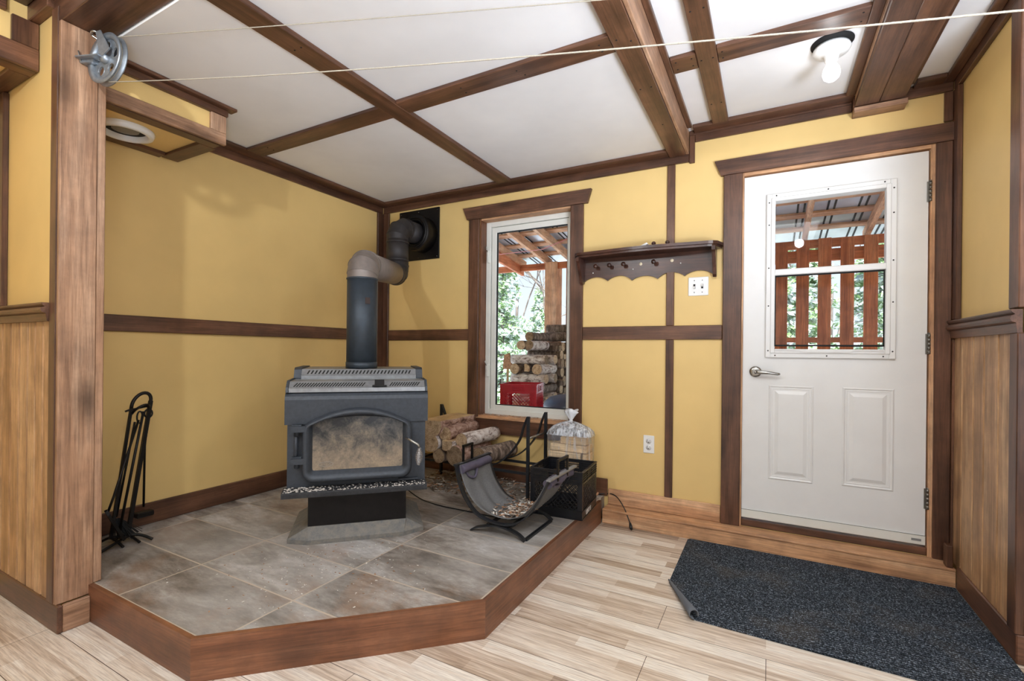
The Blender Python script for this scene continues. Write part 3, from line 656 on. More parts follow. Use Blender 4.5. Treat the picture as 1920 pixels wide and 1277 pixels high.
# ================================================================== STOVE
e1 = Vector((1, 1, 0)) / sqrt(2); bb = Vector((-1, 1, 0)) / sqrt(2); M0 = Vector((-1.84, 1.76, 0))
def L(s_, d, z): return M0 + e1 * s_ + bb * d + Vector((0, 0, z))
so = M0 + bb * .3 + Vector((0, 0, HZ))
stv = empty('wood_stove', so, 'grey black freestanding wood stove with arched glass door on the tiled hearth', 'stove')
def LP(mb, prof, s0, s1, mi=0, smooth=False): return mb.prism(prof, lambda d, z, t: L(t, d, z), s0, s1, mi, smooth)
# base
def outline(z, k, pts): return [L(s_, d, z) for s_, d in pts]
o1 = [(-.237, .0), (.23, .0), (.338, .055), (.338, .47), (.23, .53), (-.23, .53), (-.338, .47), (-.338, .045)]
o2 = [(-.243, .045), (.243, .045), (.246, .06), (.246, .45), (.243, .46), (-.243, .46), (-.246, .45), (-.246, .06)]
mb = MB(); vs = outline(HZ, 0, o1) + outline(HZ + .022, 0, o1) + outline(HZ + .075, 0, o2); n = 8
mb.add(vs, [(i, (i + 1) % n, n + (i + 1) % n, n + i) for i in range(n)] + [(n + i, n + (i + 1) % n, 2 * n + (i + 1) % n, 2 * n + i) for i in range(n)] + [tuple(range(n))[::-1], tuple(range(2 * n, 3 * n))])
mb.build('flared_base', M_base, stv)
mb = MB(); LP(mb, [(.05, .22), (.05, .42), (.455, .42), (.455, .22)], -.243, .243); mb.build('pedestal', M_iron, stv)
dw = LP(MB(), [(.044, .236), (.044, .385), (.0505, .385), (.0505, .236)], -.172, .171).build('ash_drawer', M_iron, stv)
LP(MB(), [(.038, .372), (.038, .377), (.045, .377), (.045, .372)], -.17, .169).build('drawer_lip', M_black, dw)
# body
LP(MB(), [(.022, .43), (.022, .80), (.60, .80), (.60, .43)], -.338, .338).build('firebox', M_cast, stv)
jk = [(.012, .745), (.012, .868), (.017, .885), (.03, .899), (.05, .905), (.62, .905), (.62, .745)]
LP(MB(), jk, -.35, .35).build('jacket', M_cast, stv)
# galvanised lower grille
g1 = [(.022, .904), (.022, .925), (.028, .927), (.062, .957), (.24, .959), (.24, .904)]
gr1 = LP(MB(), g1, -.335, .335).build('front_grille', M_galv, stv)
for a, c in ((-.347, -.336), (.336, .347)): LP(MB(), [(.03, .90), (.012, .905), (.02, .93), (.06, .962), (.24, .964), (.24, .90)], a, c).build('grille_end_cap', M_cast, stv)
def slots(mb, s0, s1, n, w_, lean, da, za, db, zb_):
    for i in range(n):
        c = s0 + (s1 - s0) * i / (n - 1)
        p = [L(c - w_ / 2 - lean, da, za), L(c + w_ / 2 - lean, da, za), L(c + w_ / 2 + lean, db, zb_), L(c - w_ / 2 + lean, db, zb_)]
        up = (bb * -(zb_ - za) + Vector((0, 0, 1)) * (db - da)).normalized() * .0007
        q = [x + up for x in p]
        mb.add(p + q, [(4, 5, 6, 7), (0, 1, 5, 4), (1, 2, 6, 5), (2, 3, 7, 6), (3, 0, 4, 7)])
for a, c, q_ in ((-.305, .02, 26), (.16, .30, 12)):
    mb = MB(); slots(mb, a, c, q_, .0062, .008, .033, .9315, .053, .9492); mb.build('louvre_slots', M_slot, gr1)
dk = MB(); dk.obox(L(.10, .03, .934), e1, bb, (0, 0, 1), .036, .018, .003); dk.obox(L(.10, .022, .951), e1, bb, (0, 0, 1), .024, .010, .015); dk.build('damper_slider', M_iron, stv)
g2 = [(.236, .955), (.236, .978), (.242, .98), (.268, 1.012), (.62, 1.014), (.62, .90), (.236, .90)]
gr2 = LP(MB(), g2, -.305, .305).build('rear_grille', M_galv, stv)
mb = MB(); slots(mb, -.27, .27, 29, .008, .005, .247, .9855, .262, 1.0044); mb.build('louvre_slots', M_slot, gr2)
for a, c in ((-.343, -.3055), (.3055, .343)): LP(MB(), [(.24, .90), (.24, .965), (.262, 1.01), (.285, 1.02), (.62, 1.02), (.62, .90)], a, c).build('top_end_cap', M_cast, stv)
# ash ledge
LP(MB(), [(-.055, .398), (-.055, .419), (-.050, .424), (.022, .432), (.022, .398)], -.352, .342).build('ash_ledge', M_ledge, stv)
mb = MB(); rnd = random.Random(3)
for i in range(260):
    s_ = rnd.uniform(-.345, .335); d = rnd.uniform(-.048, .015)
    if s_ > -.1 and rnd.random() < .45: d = rnd.uniform(-.05, -.03)
    r_ = rnd.uniform(.002, .0065) * (1.4 if s_ < -.15 else 1); z = .4243 + (d + .05) * .11
    mb.add([L(s_ + r_ * cos(a), d + r_ * .7 * sin(a), z) for a in (0, 1.5, 3, 4.6)] + [L(s_, d, z + r_ * .7)], [(0, 1, 4), (1, 2, 4), (2, 3, 4), (3, 0, 4)])
mb.build('ash_flecks', M_ash, stv)['kind'] = 'stuff'
# door
def door_outline(w_, zb0, zt, zc, r, n=7, m=14):
    """closed outline, half width w_, bottom zb0, top corner height zt, crown zc"""
    pts = []
    for k in range(n + 1): a = -pi / 2 - k * (pi / 2) / n; pts.append((-w_ + r + r * cos(a), zb0 + r + r * sin(a)))
    for k in range(n + 1): a = pi - k * (pi / 2.4) / n; pts.append((-w_ + r + r * cos(a), zt - r + r * sin(a)))
    x0 = pts[-1][0]; z0 = pts[-1][1]
    for k in range(1, m): x = x0 + (-2 * x0) * k / m; t = 1 - (x / x0) ** 2; pts.append((x, z0 + (zc - z0) * t))
    for k in range(n + 1): a = pi - (n - k) * (pi / 2.4) / n; pts.append((w_ - r - r * cos(a), zt - r + r * sin(a)))
    for k in range(n + 1): a = -pi / 2 - (n - k) * (pi / 2) / n; pts.append((w_ - r - r * cos(a), zb0 + r + r * sin(a)))
    return pts
outs = [(.268, .455, .765, .825, .055), (.266, .458, .763, .823, .055), (.256, .468, .756, .815, .05), (.243, .485, .75, .80, .04), (.228, .50, .763, .79, .02), (.222, .512, .762, .785, .012), (.218, .517, .758, .781, .010)]
deps = [.022, -.015, -.036, -.036, -.018, -.004, .002]
mb = MB(); vs = []; nn = None
for (w_, a, t, c, r), dp in zip(outs, deps):
    pts = door_outline(w_, a, t, c, r); nn = len(pts); vs += [L(x, dp, z) for x, z in pts]
fs = [(i * nn + k, i * nn + (k + 1) % nn, (i + 1) * nn + (k + 1) % nn, (i + 1) * nn + k) for i in range(len(outs) - 1) for k in range(nn)]
mb.add(vs, fs, True); sd = mb.build('door', M_cast, stv)
pts = door_outline(.219, .516, .759, .782, .01)
MB().prism(pts, lambda x, z, t: L(x, t, z), -.002, .004).build('sooty_glass', M_soot, sd)
# worn oval mark on the glass
mb = MB(); ov = [L(-.155 + .034 * cos(a) * (1 if abs(cos(a)) < .8 else 1), -.0032, .545 + .011 * sin(a)) for a in [2 * pi * k / 28 for k in range(29)]]
mb.tube(ov, .0012, 5, False)
for k in range(7): mb.tube([L(-.178 + k * .0075, -.0032, .539), L(-.178 + k * .0075 + (.002 if k % 2 else -.001), -.0032, .551)], .0008, 4)
mb.build('embossed_maker_mark', plain('pale_glass_mark', srgb(150, 142, 132), .4), sd)
for z in (.728, .57):
    mb = MB(); mb.obox(L(-.280, -.018, z), e1, bb, (0, 0, 1), .034, .018, .014); mb.obox(L(-.29, -.006, z + .017), e1, bb, (0, 0, 1), .022, .016, .004)
    mb.lathe([(.012, 0), (.012, .026), (0, .028)], L(-.29, -.004, z - .036), (0, 0, 1), 12); mb.build('hinge', M_cast, stv)
MB().lathe([(.009, 0), (.009, .16)], L(-.295, .0, .56), (0, 0, 1), 10).build('hinge_rod', M_cast, stv)
hd = MB().tube([L(.235, -.04, .665), L(.245, -.075, .667), L(.27, -.088, .652), L(.29, -.092, .64), L(.297, -.095, .625)], [.006, .006, .006, .006, .005], 8)
hd.tube([L(.297, -.095, .627), L(.293, -.1, .54)], .004, 8); ho = hd.build('door_handle', M_nick, stv)
mb = MB(); pts = []
for i in range(16 * 14 + 1):
    t = i / (16 * 14); a = 2 * pi * 14 * t; rr = .007 + .012 * sin(pi * min(1, t * 1.02)) ** 1.2; pts.append(L(.297 - .004 * t + rr * cos(a), -.095 + rr * sin(a), .622 - .085 * t))
mb.tube(pts, .0015, 5).build('spring_grip', M_chrome, ho)
LP(MB(), [(.0, .44), (.0, .448), (.022, .448), (.022, .44)], .20, .30).build('air_control', M_cast, stv)

# ================================================================== STOVE PIPE
pc = Vector((-2.085, 2.01, 0)); vc = Vector((-2.575, 2.845, 0)); zt_, zr_, zv = 1.628, 1.715, 2.085; pr = .085
pp = empty('stove_pipe', (pc.x, pc.y, 1.016), 'long black stove pipe bending from the stove into the wall', 'stove pipe')
def ring(mb, c, ax, r, w_=.006, h=.004): mb.lathe([(r, -w_), (r + h, -w_ / 2), (r + h, w_ / 2), (r, w_)], c, ax, 36, cap=False)
MB().tube([pc + Vector((0, 0, 1.016)), pc + Vector((0, 0, 1.53))], pr, 40).build('vertical_pipe', M_pipe, pp)
mb = MB(); mb.tube([pc + Vector((0, 0, 1.0155)), pc + Vector((0, 0, 1.05))], pr + .003, 40); mb.build('joint_band', M_pipe, pp)
mb = MB(); ring(mb, pc + Vector((0, 0, 1.53)), (0, 0, 1), pr); mb.build('joint_band', M_pipe, pp)
hdir = Vector((vc.x - pc.x, vc.y - pc.y, zr_ - zt_)).normalized()
def elbow(p0, d0, d1, rad, segs=4):
    """gored elbow points from p0 tangent d0 to d1"""
    ang = d0.angle(d1); pts = [p0]; p = p0.copy(); ax = d0.cross(d1).normalized()
    step = ang / segs; ln = 2 * rad * math.tan(step / 2); d = d0.copy()
    first = True
    for k in range(segs + 1):
        l_ = ln / 2 if k in (0, segs) else ln
        p = p + d * l_; pts.append(p.copy())
        if k < segs: d = Matrix.Rotation(step, 3, ax) @ d
    return pts
def gored(pts, r, mat, name, lip=.0025):
    mb = MB(); n = 40; rings = []
    for i, p in enumerate(pts):
        if i == 0: t = (pts[1] - pts[0]).normalized(); k = 1
        elif i == len(pts) - 1: t = (pts[-1] - pts[-2]).normalized(); k = 1
        else:
            a = (pts[i] - pts[i - 1]).normalized(); c = (pts[i + 1] - pts[i]).normalized(); t = (a + c).normalized()
        rings.append((p, t))
    ref = (pts[1] - pts[0]).cross(pts[-1] - pts[-2]).normalized()
    for i in range(len(pts) - 1):
        d = (pts[i + 1] - pts[i]).normalized(); u = ref; w_ = d.cross(u); vs = []
        for e in (i, i + 1):
            p, t = rings[e]
            for k in range(n):
                q = p + (u * cos(2 * pi * k / n) + w_ * sin(2 * pi * k / n)) * (r + (lip if i % 2 else 0))
                q = q - d * ((q - p).dot(t) / d.dot(t)); vs.append(q)
        mb.add(vs, [(k, (k + 1) % n, n + (k + 1) % n, n + k) for k in range(n)], True)
        mb.tube([rings[i + 1][0] + (v_ - rings[i + 1][0]) * 1.01 for v_ in vs[n:]] + [rings[i + 1][0] + (vs[n] - rings[i + 1][0]) * 1.01], .002, 5, False)
    return mb.build(name, mat, pp)
e1pts = elbow(pc + Vector((0, 0, 1.532)), Vector((0, 0, 1)), hdir, .095, 3)
gored(e1pts, pr, M_elb, 'elbow')
tgt = Vector((vc.x, vc.y, zr_)); rad2 = .098
he_ = tgt - hdir * (rad2 * math.tan(hdir.angle(Vector((0, 0, 1))) / 2))
MB().tube([e1pts[-1], he_], pr - .003, 40).build('horizontal_pipe', M_elb, pp)
MB().tube([e1pts[-1].lerp(he_, .9), he_], pr - .001, 40).build('joint_band', M_rise, pp)
e2 = elbow(he_, hdir, Vector((0, 0, 1)), rad2, 4); gored(e2, pr, M_rise, 'elbow')
ztop = zv - .10
MB().tube([e2[-1], Vector((vc.x, vc.y, ztop))], pr, 40).build('riser_pipe', M_rise, pp)
for q_ in (Vector((vc.x, vc.y, ztop - .02)), e2[-1] + Vector((0, 0, .02))):
    mb = MB(); ring(mb, q_, (0, 0, 1), pr); mb.build('joint_band', M_rise, pp)
e3 = elbow(Vector((vc.x, vc.y, ztop)), Vector((0, 0, 1)), Vector((0, 1, 0)), .10, 3); gored(e3, pr, M_rise, 'elbow')
ey = e3[-1]
MB().tube([ey, Vector((ey.x, 3.13, ey.z))], pr, 40).build('wall_stub_pipe', M_rise, pp)
cw = Vector((-2.56, 0, ey.z))
MB().lathe([(.10, 3.02), (.143, 3.02), (.147, 3.026), (.147, 3.14), (.10, 3.14)], (cw.x, 0, cw.z), (0, 1, 0), 48, cap=False).lathe([(.112, 3.012), (.13, 3.008), (.13, 3.03), (.112, 3.03), (.112, 3.012)], (cw.x, 0, cw.z), (0, 1, 0), 48, cap=False).build('wall_collar', M_iron, pp)
wp = MB().bevbox(-2.82, -2.395, 3.136, 3.149, 1.882, 2.305, .002).build('wall_plate', M_iron, pp)
for p_ in [(x, 3.136, z) for x in (-2.80, -2.61, -2.415) for z in (1.90, 2.285)]: mb = MB(); nails(mb, [p_], .004, (0, -1, 0)); mb.build('screw_head', M_nick, wp)
# small sticker on vertical pipe
a_ = math.atan2(-pc.y, -pc.x) + .35
nv = Vector((cos(a_), sin(a_), 0)); tv = Vector((-sin(a_), cos(a_), 0))
MB().obox(pc + nv * (pr + .0006) + Vector((0, 0, 1.40)), tv, nv, (0, 0, 1), .014, .0012, .018).build('scorched_sticker', plain('scorched_label', srgb(52, 38, 34), .7), pp)

# ================================================================== LOG RACK + FIREWOOD
M_split = PN('Y')
rk = empty('log_rack', (-1.82, 2.89, HZ), 'wide black iron half-moon log rack below the window holding firewood', 'log rack')
rx0, rx1, ry0, ry1 = -2.27, -1.368, 2.755, 3.03
def smooth(pts, n=8):
    pts = [Vector(p) for p in pts]; out = []
    for i in range(len(pts) - 1):
        p0 = pts[max(i - 1, 0)]; p1 = pts[i]; p2 = pts[i + 1]; p3 = pts[min(i + 2, len(pts) - 1)]
        for k in range(n):
            t = k / n; out.append(.5 * ((2 * p1) + (p2 - p0) * t + (2 * p0 - 5 * p1 + 4 * p2 - p3) * t * t + (3 * p1 - p0 - 3 * p2 + p3) * t ** 3))
    return out + [pts[-1]]
for y in (ry0, ry1):
    c = [(rx1 - .004, y, .695), (-1.40, y, .63), (-1.43, y, .54), (-1.506, y, .44), (-1.60, y, .368), (-1.72, y, .332), (-1.82, y, .326)]
    c = c + [(-3.638 - x, yy, z) for x, yy, z in c[:-1][::-1]]
    MB().ribbon(smooth(c, 5), (0, 1, 0), .026, .008).build('cradle_arm', M_black, rk)
    MB().box(rx0, rx1, y - .008, y + .008, .318, .334).build('lower_rail', M_black, rk)
    for x in (rx0, rx1): MB().box(x - .009, x + .009, y - .009, y + .009, HZ, .698).build('post', M_black, rk)
for x in (rx0, rx1):
    MB().tube([(x, ry0 + .01, .556), (x, ry1 - .01, .556)], .007, 8).build('cross_bar', M_nick, rk)
    MB().box(x - .008, x + .008, ry0 + .01, ry1 - .01, .319, .333).build('cross_rail', M_black, rk)
def log_mesh(r, ln, mat_b, seed, half=False, bend=.0, name='log'):
    """log lying along local Y, centred at origin, origin at its middle"""
    rn = random.Random(seed); n = 22; segs = 9; mb = MB(); vs = []
    for i in range(segs + 1):
        y = -ln / 2 + ln * i / segs
        for k in range(n):
            a = 2 * pi * k / n; rr = r * (1 + .07 * mnoise.noise((cos(a) * 1.6 + seed, sin(a) * 1.6, y * 6)) + .03 * mnoise.noise((cos(a) * 5, sin(a) * 5 + seed, y * 30)))
            x, z = rr * cos(a), rr * sin(a)
            if half == 'flat' and z > r * .25: z = r * .25 + .004 * mnoise.noise((x * 40, y * 10, seed))
            if half == 'wedge': 
                if z > .12 * r + .5 * abs(x) * .2: z = .12 * r + .1 * abs(x)
                if x < -r * .45: x = -r * .45
            vs.append((x + bend * sin(pi * i / segs), y, z))
    fs = [(i * n + k, i * n + (k + 1) % n, (i + 1) * n + (k + 1) % n, (i + 1) * n + k) for i in range(segs) for k in range(n)]
    for f in fs:
        top = half and all(vs[q][2] > r * .05 and (abs(vs[q][2] - r * .25) < .012 if half == 'flat' else True) for q in f)
        mb.f.append([q for q in f]); mb.sm.append(not top); mb.mi.append(2 if top else 0)
    mb.v = [Vector(p) for p in vs]
    for e, o_ in ((0, -1), (segs, 1)):
        base_ = e * n; c = Vector((0, vs[base_][1] + o_ * .001, 0)); c.x = sum(vs[base_ + k][0] for k in range(n)) / n; c.z = sum(vs[base_ + k][2] for k in range(n)) / n
        ci = len(mb.v); mb.v.append(c)
        for k in range(n): mb.f.append([base_ + k, base_ + (k + 1) % n, ci]); mb.sm.append(False); mb.mi.append(1)
    return mb
def put_log(x, y, z, r, ln, bm_, seed, label, half=False, rz=0, rx=0, ry=0, group='firewood in the iron log rack', name='firewood_log'):
    o = log_mesh(r, ln, bm_, seed, half).build(name, [bm_, M_logend, M_split], origin=(0, 0, 0))
    o.location = (x, y, z); o.rotation_euler = (rx, ry, rz); tag(o, label, 'firewood log', group); return o
GI = None
logs = [
 (-2.10, 2.87, .47, .066, .40, M_birch, 1, 'round birch log with a dark weathered end, nearest the stove side in the iron rack', False, .03),
 (-1.95, 2.87, .487, .060, .42, M_birch, 2, 'split birch log with a dark half-round end on top of the rack stack', 'wedge', -.04),
 (-1.885, 2.86, .402, .068, .40, M_birch2, 3, 'thick log with a pale golden cut end, lowest at the front of the iron rack', False, .02),
 (-2.10, 2.89, .602, .098, .44, M_birch2, 4, 'large split log with its pale flat face up, topmost in the iron rack', 'flat', .0),
 (-2.00, 2.90, .535, .050, .40, M_birch2, 5, 'reddish peeling birch log behind the dark-ended birch log', False, .05),
 (-1.83, 2.89, .505, .050, .40, M_birch, 6, 'bright white birch log lying right of the half-round log', False, -.08),
 (-1.695, 2.90, .405, .058, .36, M_bark, 7, 'lone rough-barked grey log lying apart at the right of the rack', False, -.16),
 (-2.03, 2.88, .352 + .03, .05, .40, M_bark, 8, 'dark log low in the rack beneath the birch logs', False, 0),
]
for x, y, z, r, ln, bm_, sd_, lb, hf, rz in logs: put_log(x, y, z, r, ln, bm_, sd_, lb, hf, rz)

# ================================================================== SLING LOG CARRIER
sl = empty('log_carrier', (-1.24, 2.34, HZ), 'curved black steel log carrier with a grey canvas sling standing on the hearth', 'log carrier')
arc = [(-1.519, .488), (-1.497, .40), (-1.452, .312), (-1.375, .24), (-1.256, .212), (-1.15, .228), (-1.069, .288), (-1.004, .383), (-.956, .478)]
ya, yb_ = 2.168, 2.512
def arcp(y, dz=0, k=1.0, n=6): return smooth([(-1.24 + (x + 1.24) * k, y, z + dz) for x, z in arc], n)
for y in (ya, yb_): MB().ribbon(arcp(y), (0, 1, 0), .028, .008).build('curved_side', M_black, sl)
for x, z in ((-1.519, .488), (-.956, .478)):
    MB().bevbox(x - .012, x + .012, ya - .014, yb_ + .014, z - .005, z + .005, .002).build('end_rail', M_black if x < -1 else M_galv, sl)
for y in (ya, yb_):
    f = smooth([(-1.415, y, HZ + .004), (-1.37, y, HZ + .028), (-1.25, y, HZ + .054), (-1.14, y, HZ + .036), (-1.088, y, HZ + .004)], 6)
    MB().ribbon(f, (0, 1, 0), .028, .008).build('foot', M_black, sl)
for x in (-1.31, -1.19): MB().box(x - .01, x + .01, ya, yb_, HZ + .045, HZ + .055).build('stretcher', M_black, sl)
MB().box(-1.10, -1.082, ya + .01, yb_ - .01, HZ + .0005, HZ + .012).build('foot_rail', M_black, sl)
# canvas
mb = MB(); cp = arcp(0, .008, .985, 5); cp = cp[1:-1]; nx = 26; vs = []
for i, p in enumerate(cp):
    t = i / (len(cp) - 1)
    for k in range(nx + 1):
        s_ = k / nx; y = ya + .018 + (yb_ - ya - .036) * s_
        wr_ = .006 * sin(s_ * 17 + 2 * t) * (1 - abs(2 * t - 1) * .3) + .005 * mnoise.noise((s_ * 6, t * 4, 2)) - .012 * sin(pi * s_)
        vs.append((p.x, y, p.z + wr_ + .010))
fs = [(i * (nx + 1) + k, i * (nx + 1) + k + 1, (i + 1) * (nx + 1) + k + 1, (i + 1) * (nx + 1) + k) for i in range(len(cp) - 1) for k in range(nx)]
mb.add(vs, fs, True); cv = mb.build('canvas_sling', M_fab, sl)
so_ = cv.modifiers.new('s', 'SOLIDIFY'); so_.thickness = .003; so_.offset = -1
for (x, z, dx) in ((-1.505, .458, .02), (-.972, .45, -.02)):
    mb = MB(); pts = smooth([(x + dx * .2, ya + .02, z), (x + dx * .4, ya + .12, z + .004), (x, (ya + yb_) / 2, z - .004), (x + dx * .3, yb_ - .1, z + .004), (x, yb_ - .02, z)], 5)
    mb.tube(pts, .024, 12); mb.build('rolled_cuff', M_cuff, sl)
# carry handles
for (x, z, y0, y1, hh, lean) in ((-1.519, .49, 2.23, 2.32, .085, -.004), (-.956, .48, 2.27, 2.40, .07, .02)):
    mb = MB(); mb.box(x - .005, x + .005, y0, y0 + .012, z - .03, z + hh).box(x - .005, x + .005, y1, y1 + .012, z - .03, z + hh).box(x - .006, x + .006, y0, y1 + .012, z + hh, z + hh + .012)
    mb.build('carry_handle', M_iron, sl)
MB().tube(smooth([(-1.505, 2.23, .47), (-1.49, 2.24, .42), (-1.475, 2.29, .40), (-1.485, 2.33, .44)], 6), .008, 8).build('strap', M_cuff, sl)
MB().tube(smooth([(-.965, 2.25, .47), (-.98, 2.28, .42), (-.985, 2.36, .41), (-.97, 2.41, .46)], 6), .008, 8).build('strap', M_cuff, sl)
def scatter(name, n, fn, mat, label, cat, seed=1, smin=.004, smax=.014, up=.006, flat=.35):
    rn = random.Random(seed); mb = MB()
    for i in range(n):
        p = fn(rn)
        if p is None: continue
        p = Vector(p); p.z += rn.uniform(.0, up); L_ = rn.uniform(smin, smax); a = rn.uniform(0, 2 * pi); til = rn.uniform(-.5, .5)
        d = Vector((cos(a), sin(a), til * .4)).normalized(); e = Vector((-sin(a), cos(a), rn.uniform(-.3, .3))).normalized()
        mb.obox(p + Vector((0, 0, .002)), d, e, d.cross(e), L_, L_ * rn.uniform(.15, flat), .0007, rn.randrange(len(mat) if isinstance(mat, list) else 1))
    o = mb.build(name, mat); tag(o, label, cat, None, 'stuff'); return o
def in_sling(rn):
    x = -1.225 + rn.gauss(0, .06); y = 2.34 + rn.uniform(-.13, .15)
    if abs(x + 1.225) > .14: return None
    zz = .214 + .0 + ((x + 1.25) ** 2) * 2.2
    return (x, y, zz + .006 + rn.uniform(0, .03) * max(0, 1 - abs(x + 1.22) / .12))
scatter('bark_scraps', 420, in_sling, [M_shav, M_flake, M_bark], 'bark and wood scraps lying in the canvas sling', 'wood scraps', 4, .004, .020)
def under_rack(rn):
    x = rn.uniform(-2.3, -1.0); y = rn.uniform(2.62, 3.12)
    if -1.27 < x and y < 2.93: return None
    return (x, y, HZ + abs(rn.gauss(0, .012)))
scatter('bark_litter', 1100, under_rack, [M_shav, M_bark, M_bark, M_flake], 'brown bark litter heaped on the tiles under the log rack', 'bark litter', 5, .005, .022)
def on_hearth(rn):
    x = rn.gauss(-1.75, .25); y = rn.gauss(1.5, .22)
    if y < .95 or y > 2.1 or (x - y * 1.0) > -1.689 - .885 + .0 and False: return None
    if (x + 1.689) * .692 - (y - .885) * .728 > -.04: return None
    s_ = (Vector((x, y, 0)) - M0).dot(e1); d = (Vector((x, y, 0)) - M0).dot(bb)
    if d > -.015: return None
    return (x, y, HZ)
scatter('hearth_crumbs', 330, on_hearth, [M_flake, M_flake, M_shav], 'white ash crumbs and chips scattered on the tiles in front of the stove', 'crumbs', 6, .0012, .0048, .0005, .6)
scatter('sill_debris', 140, lambda rn: (rn.uniform(-2.0, -1.24), rn.uniform(3.165, 3.218), .6225), [M_bark, M_shav, M_flake], 'bits of bark and dead insects on the inner window sill', 'debris', 8, .002, .008, .001)

# ================================================================== MILK CRATES
def milk_crate(name, c, ang, S_, Hh, mat, label, cat='crate'):
    """square crate, nearest-corner frame; c = centre at base"""
    root = empty(name, c, label, cat)
    ca, sa = cos(ang), sin(ang); C = Vector(c)
    def P(u, v_, z): return C + Vector((u * ca - v_ * sa, u * sa + v_ * ca, z))
    h = S_ / 2; U = Vector((ca, sa, 0)); V = Vector((-sa, ca, 0)); Z = Vector((0, 0, 1))
    def side(A, B, out, nm):
        """A->B along the wall, out = outward normal"""
        mb = MB(); d = (B - A).normalized(); ln = (B - A).length; m_ = (A + B) / 2
        def hb(z, th, dep=.008, a=0, b_=1): mb.obox(A + d * ln * (a + b_) / 2 + Z * z - out * .002, d, out, Z, ln * (b_ - a) / 2, dep / 2, th / 2)
        # rim and horizontal ribs
        hb(Hh - .003, .006, .014); 
        for z in (Hh - .018, Hh - .032, Hh - .046, Hh - .060): hb(z, .003, .012)
        for a, b_ in ((0, .33), (.67, 1)): mb.obox(A + d * ln * (a + b_) / 2 + Z * (Hh - .035) - out * .004, d, out, Z, ln * (b_ - a) / 2, .0015, .034)
        # handle frame
        mb.obox(A + d * ln * .5 + Z * (Hh - .010) - out * .003, d, out, Z, ln * .17, .003, .010)
        mb.obox(A + d * ln * .5 + Z * (Hh - .066) - out * .003, d, out, Z, ln * .17, .003, .006)
        for a in (.34, .66): mb.obox(A + d * ln * a + Z * (Hh - .038) - out * .003, d, out, Z, .003, .006, .03)
        mb.obox(A + d * ln * .5 + Z * (Hh - .073) - out * .003, d, out, Z, ln / 2, .002, .004)
        # bottom band
        mb.obox(m_ + Z * .0265 - out * .002, d, out, Z, ln / 2, .0022, .0262); hb(.004, .006, .012); hb(.053, .003, .012)
        # side solid strips
        for a in (.045, .955): mb.obox(A + d * ln * a + Z * Hh * .5 - out * .003, d, out, Z, ln * .045, .002, Hh * .48)
        # lattice
        z0, z1, a0, a1 = .054, Hh - .075, .09 * ln, .91 * ln; n = 9
        for k in range(-4, n + 5):
            for sg in (1, -1):
                x0 = a0 + (a1 - a0) * k / n; x1 = x0 + sg * (z1 - z0); zz0, zz1 = z0, z1
                if sg > 0:
                    if x0 < a0: zz0 += (a0 - x0); x0 = a0
                    if x1 > a1: zz1 -= (x1 - a1); x1 = a1
                else:
                    if x0 > a1: zz0 += (x0 - a1); x0 = a1
                    if x1 < a0: zz1 -= (a0 - x1); x1 = a0
                if zz1 - zz0 < .01: continue
                mb.bar(A + d * x0 + Z * zz0 - out * .003, A + d * x1 + Z * zz1 - out * .003, .004, .0045, out)
        return mb.build(nm, mat, root)
    w4 = [(P(-h, -h, 0), P(h, -h, 0), -V), (P(h, -h, 0), P(h, h, 0), U), (P(h, h, 0), P(-h, h, 0), V), (P(-h, h, 0), P(-h, -h, 0), -U)]
    for A, B, out in w4: side(A, B, out, 'side_panel')
    for u in (-1, 1):
        for v_ in (-1, 1): MB().obox(P(u * (h - .006), v_ * (h - .006), Hh / 2), U, V, Z, .0065, .0065, Hh / 2).build('corner_post', mat, root)
    mb = MB()
    for k in range(9):
        t = -h + S_ * (k + .5) / 9; mb.obox(P(t, 0, .006), U, V, Z, .004, h - .003, .004); mb.obox(P(0, t, .006), U, V, Z, h - .003, .004, .004)
    mb.build('bottom_grid', mat, root)
    return root, P, U, V
def text(name, s, size, loc, ux, uz, mat, parent, italic=0, bold=0):
    cu = bpy.data.curves.new(name, 'FONT'); cu.body = s; cu.size = size; cu.extrude = .0004; cu.align_x = 'CENTER'; cu.align_y = 'CENTER'; cu.shear = italic; cu.offset = bold
    tmp = bpy.data.objects.new('tmp', cu); COL.objects.link(tmp); dg = bpy.context.evaluated_depsgraph_get()
    me = bpy.data.meshes.new_from_object(tmp.evaluated_get(dg)); bpy.data.objects.remove(tmp); me.name = name
    me.materials.clear(); me.materials.append(mat)
    o = bpy.data.objects.new(name, me); COL.objects.link(o); ux = Vector(ux).normalized(); uz = Vector(uz).normalized(); n = ux.cross(uz)
    o.parent = parent; org = Vector(parent['_o'])
    Mx = Matrix((ux, uz, n)).transposed().to_4x4(); Mx.translation = Vector(loc) - org; o.matrix_local = Mx; return o
an = R(4)
ccx = Vector((-.938, 2.598, HZ)); U_ = Vector((cos(an), sin(an), 0)); V_ = Vector((-sin(an), cos(an), 0))
cc = ccx - U_ * .1625 + V_ * .1625
crt, P_, U_, V_ = milk_crate('milk_crate', tuple(cc), an, .322, .278, M_crate, 'empty black plastic milk crate at the right end of the hearth')
text('worn_lettering', 'LINY E', .036, P_(.1625 + .0015, -.03, .026), V_, (0, 0, 1), M_white_ink, crt, 0, .0012)
# things inside crate base: nothing

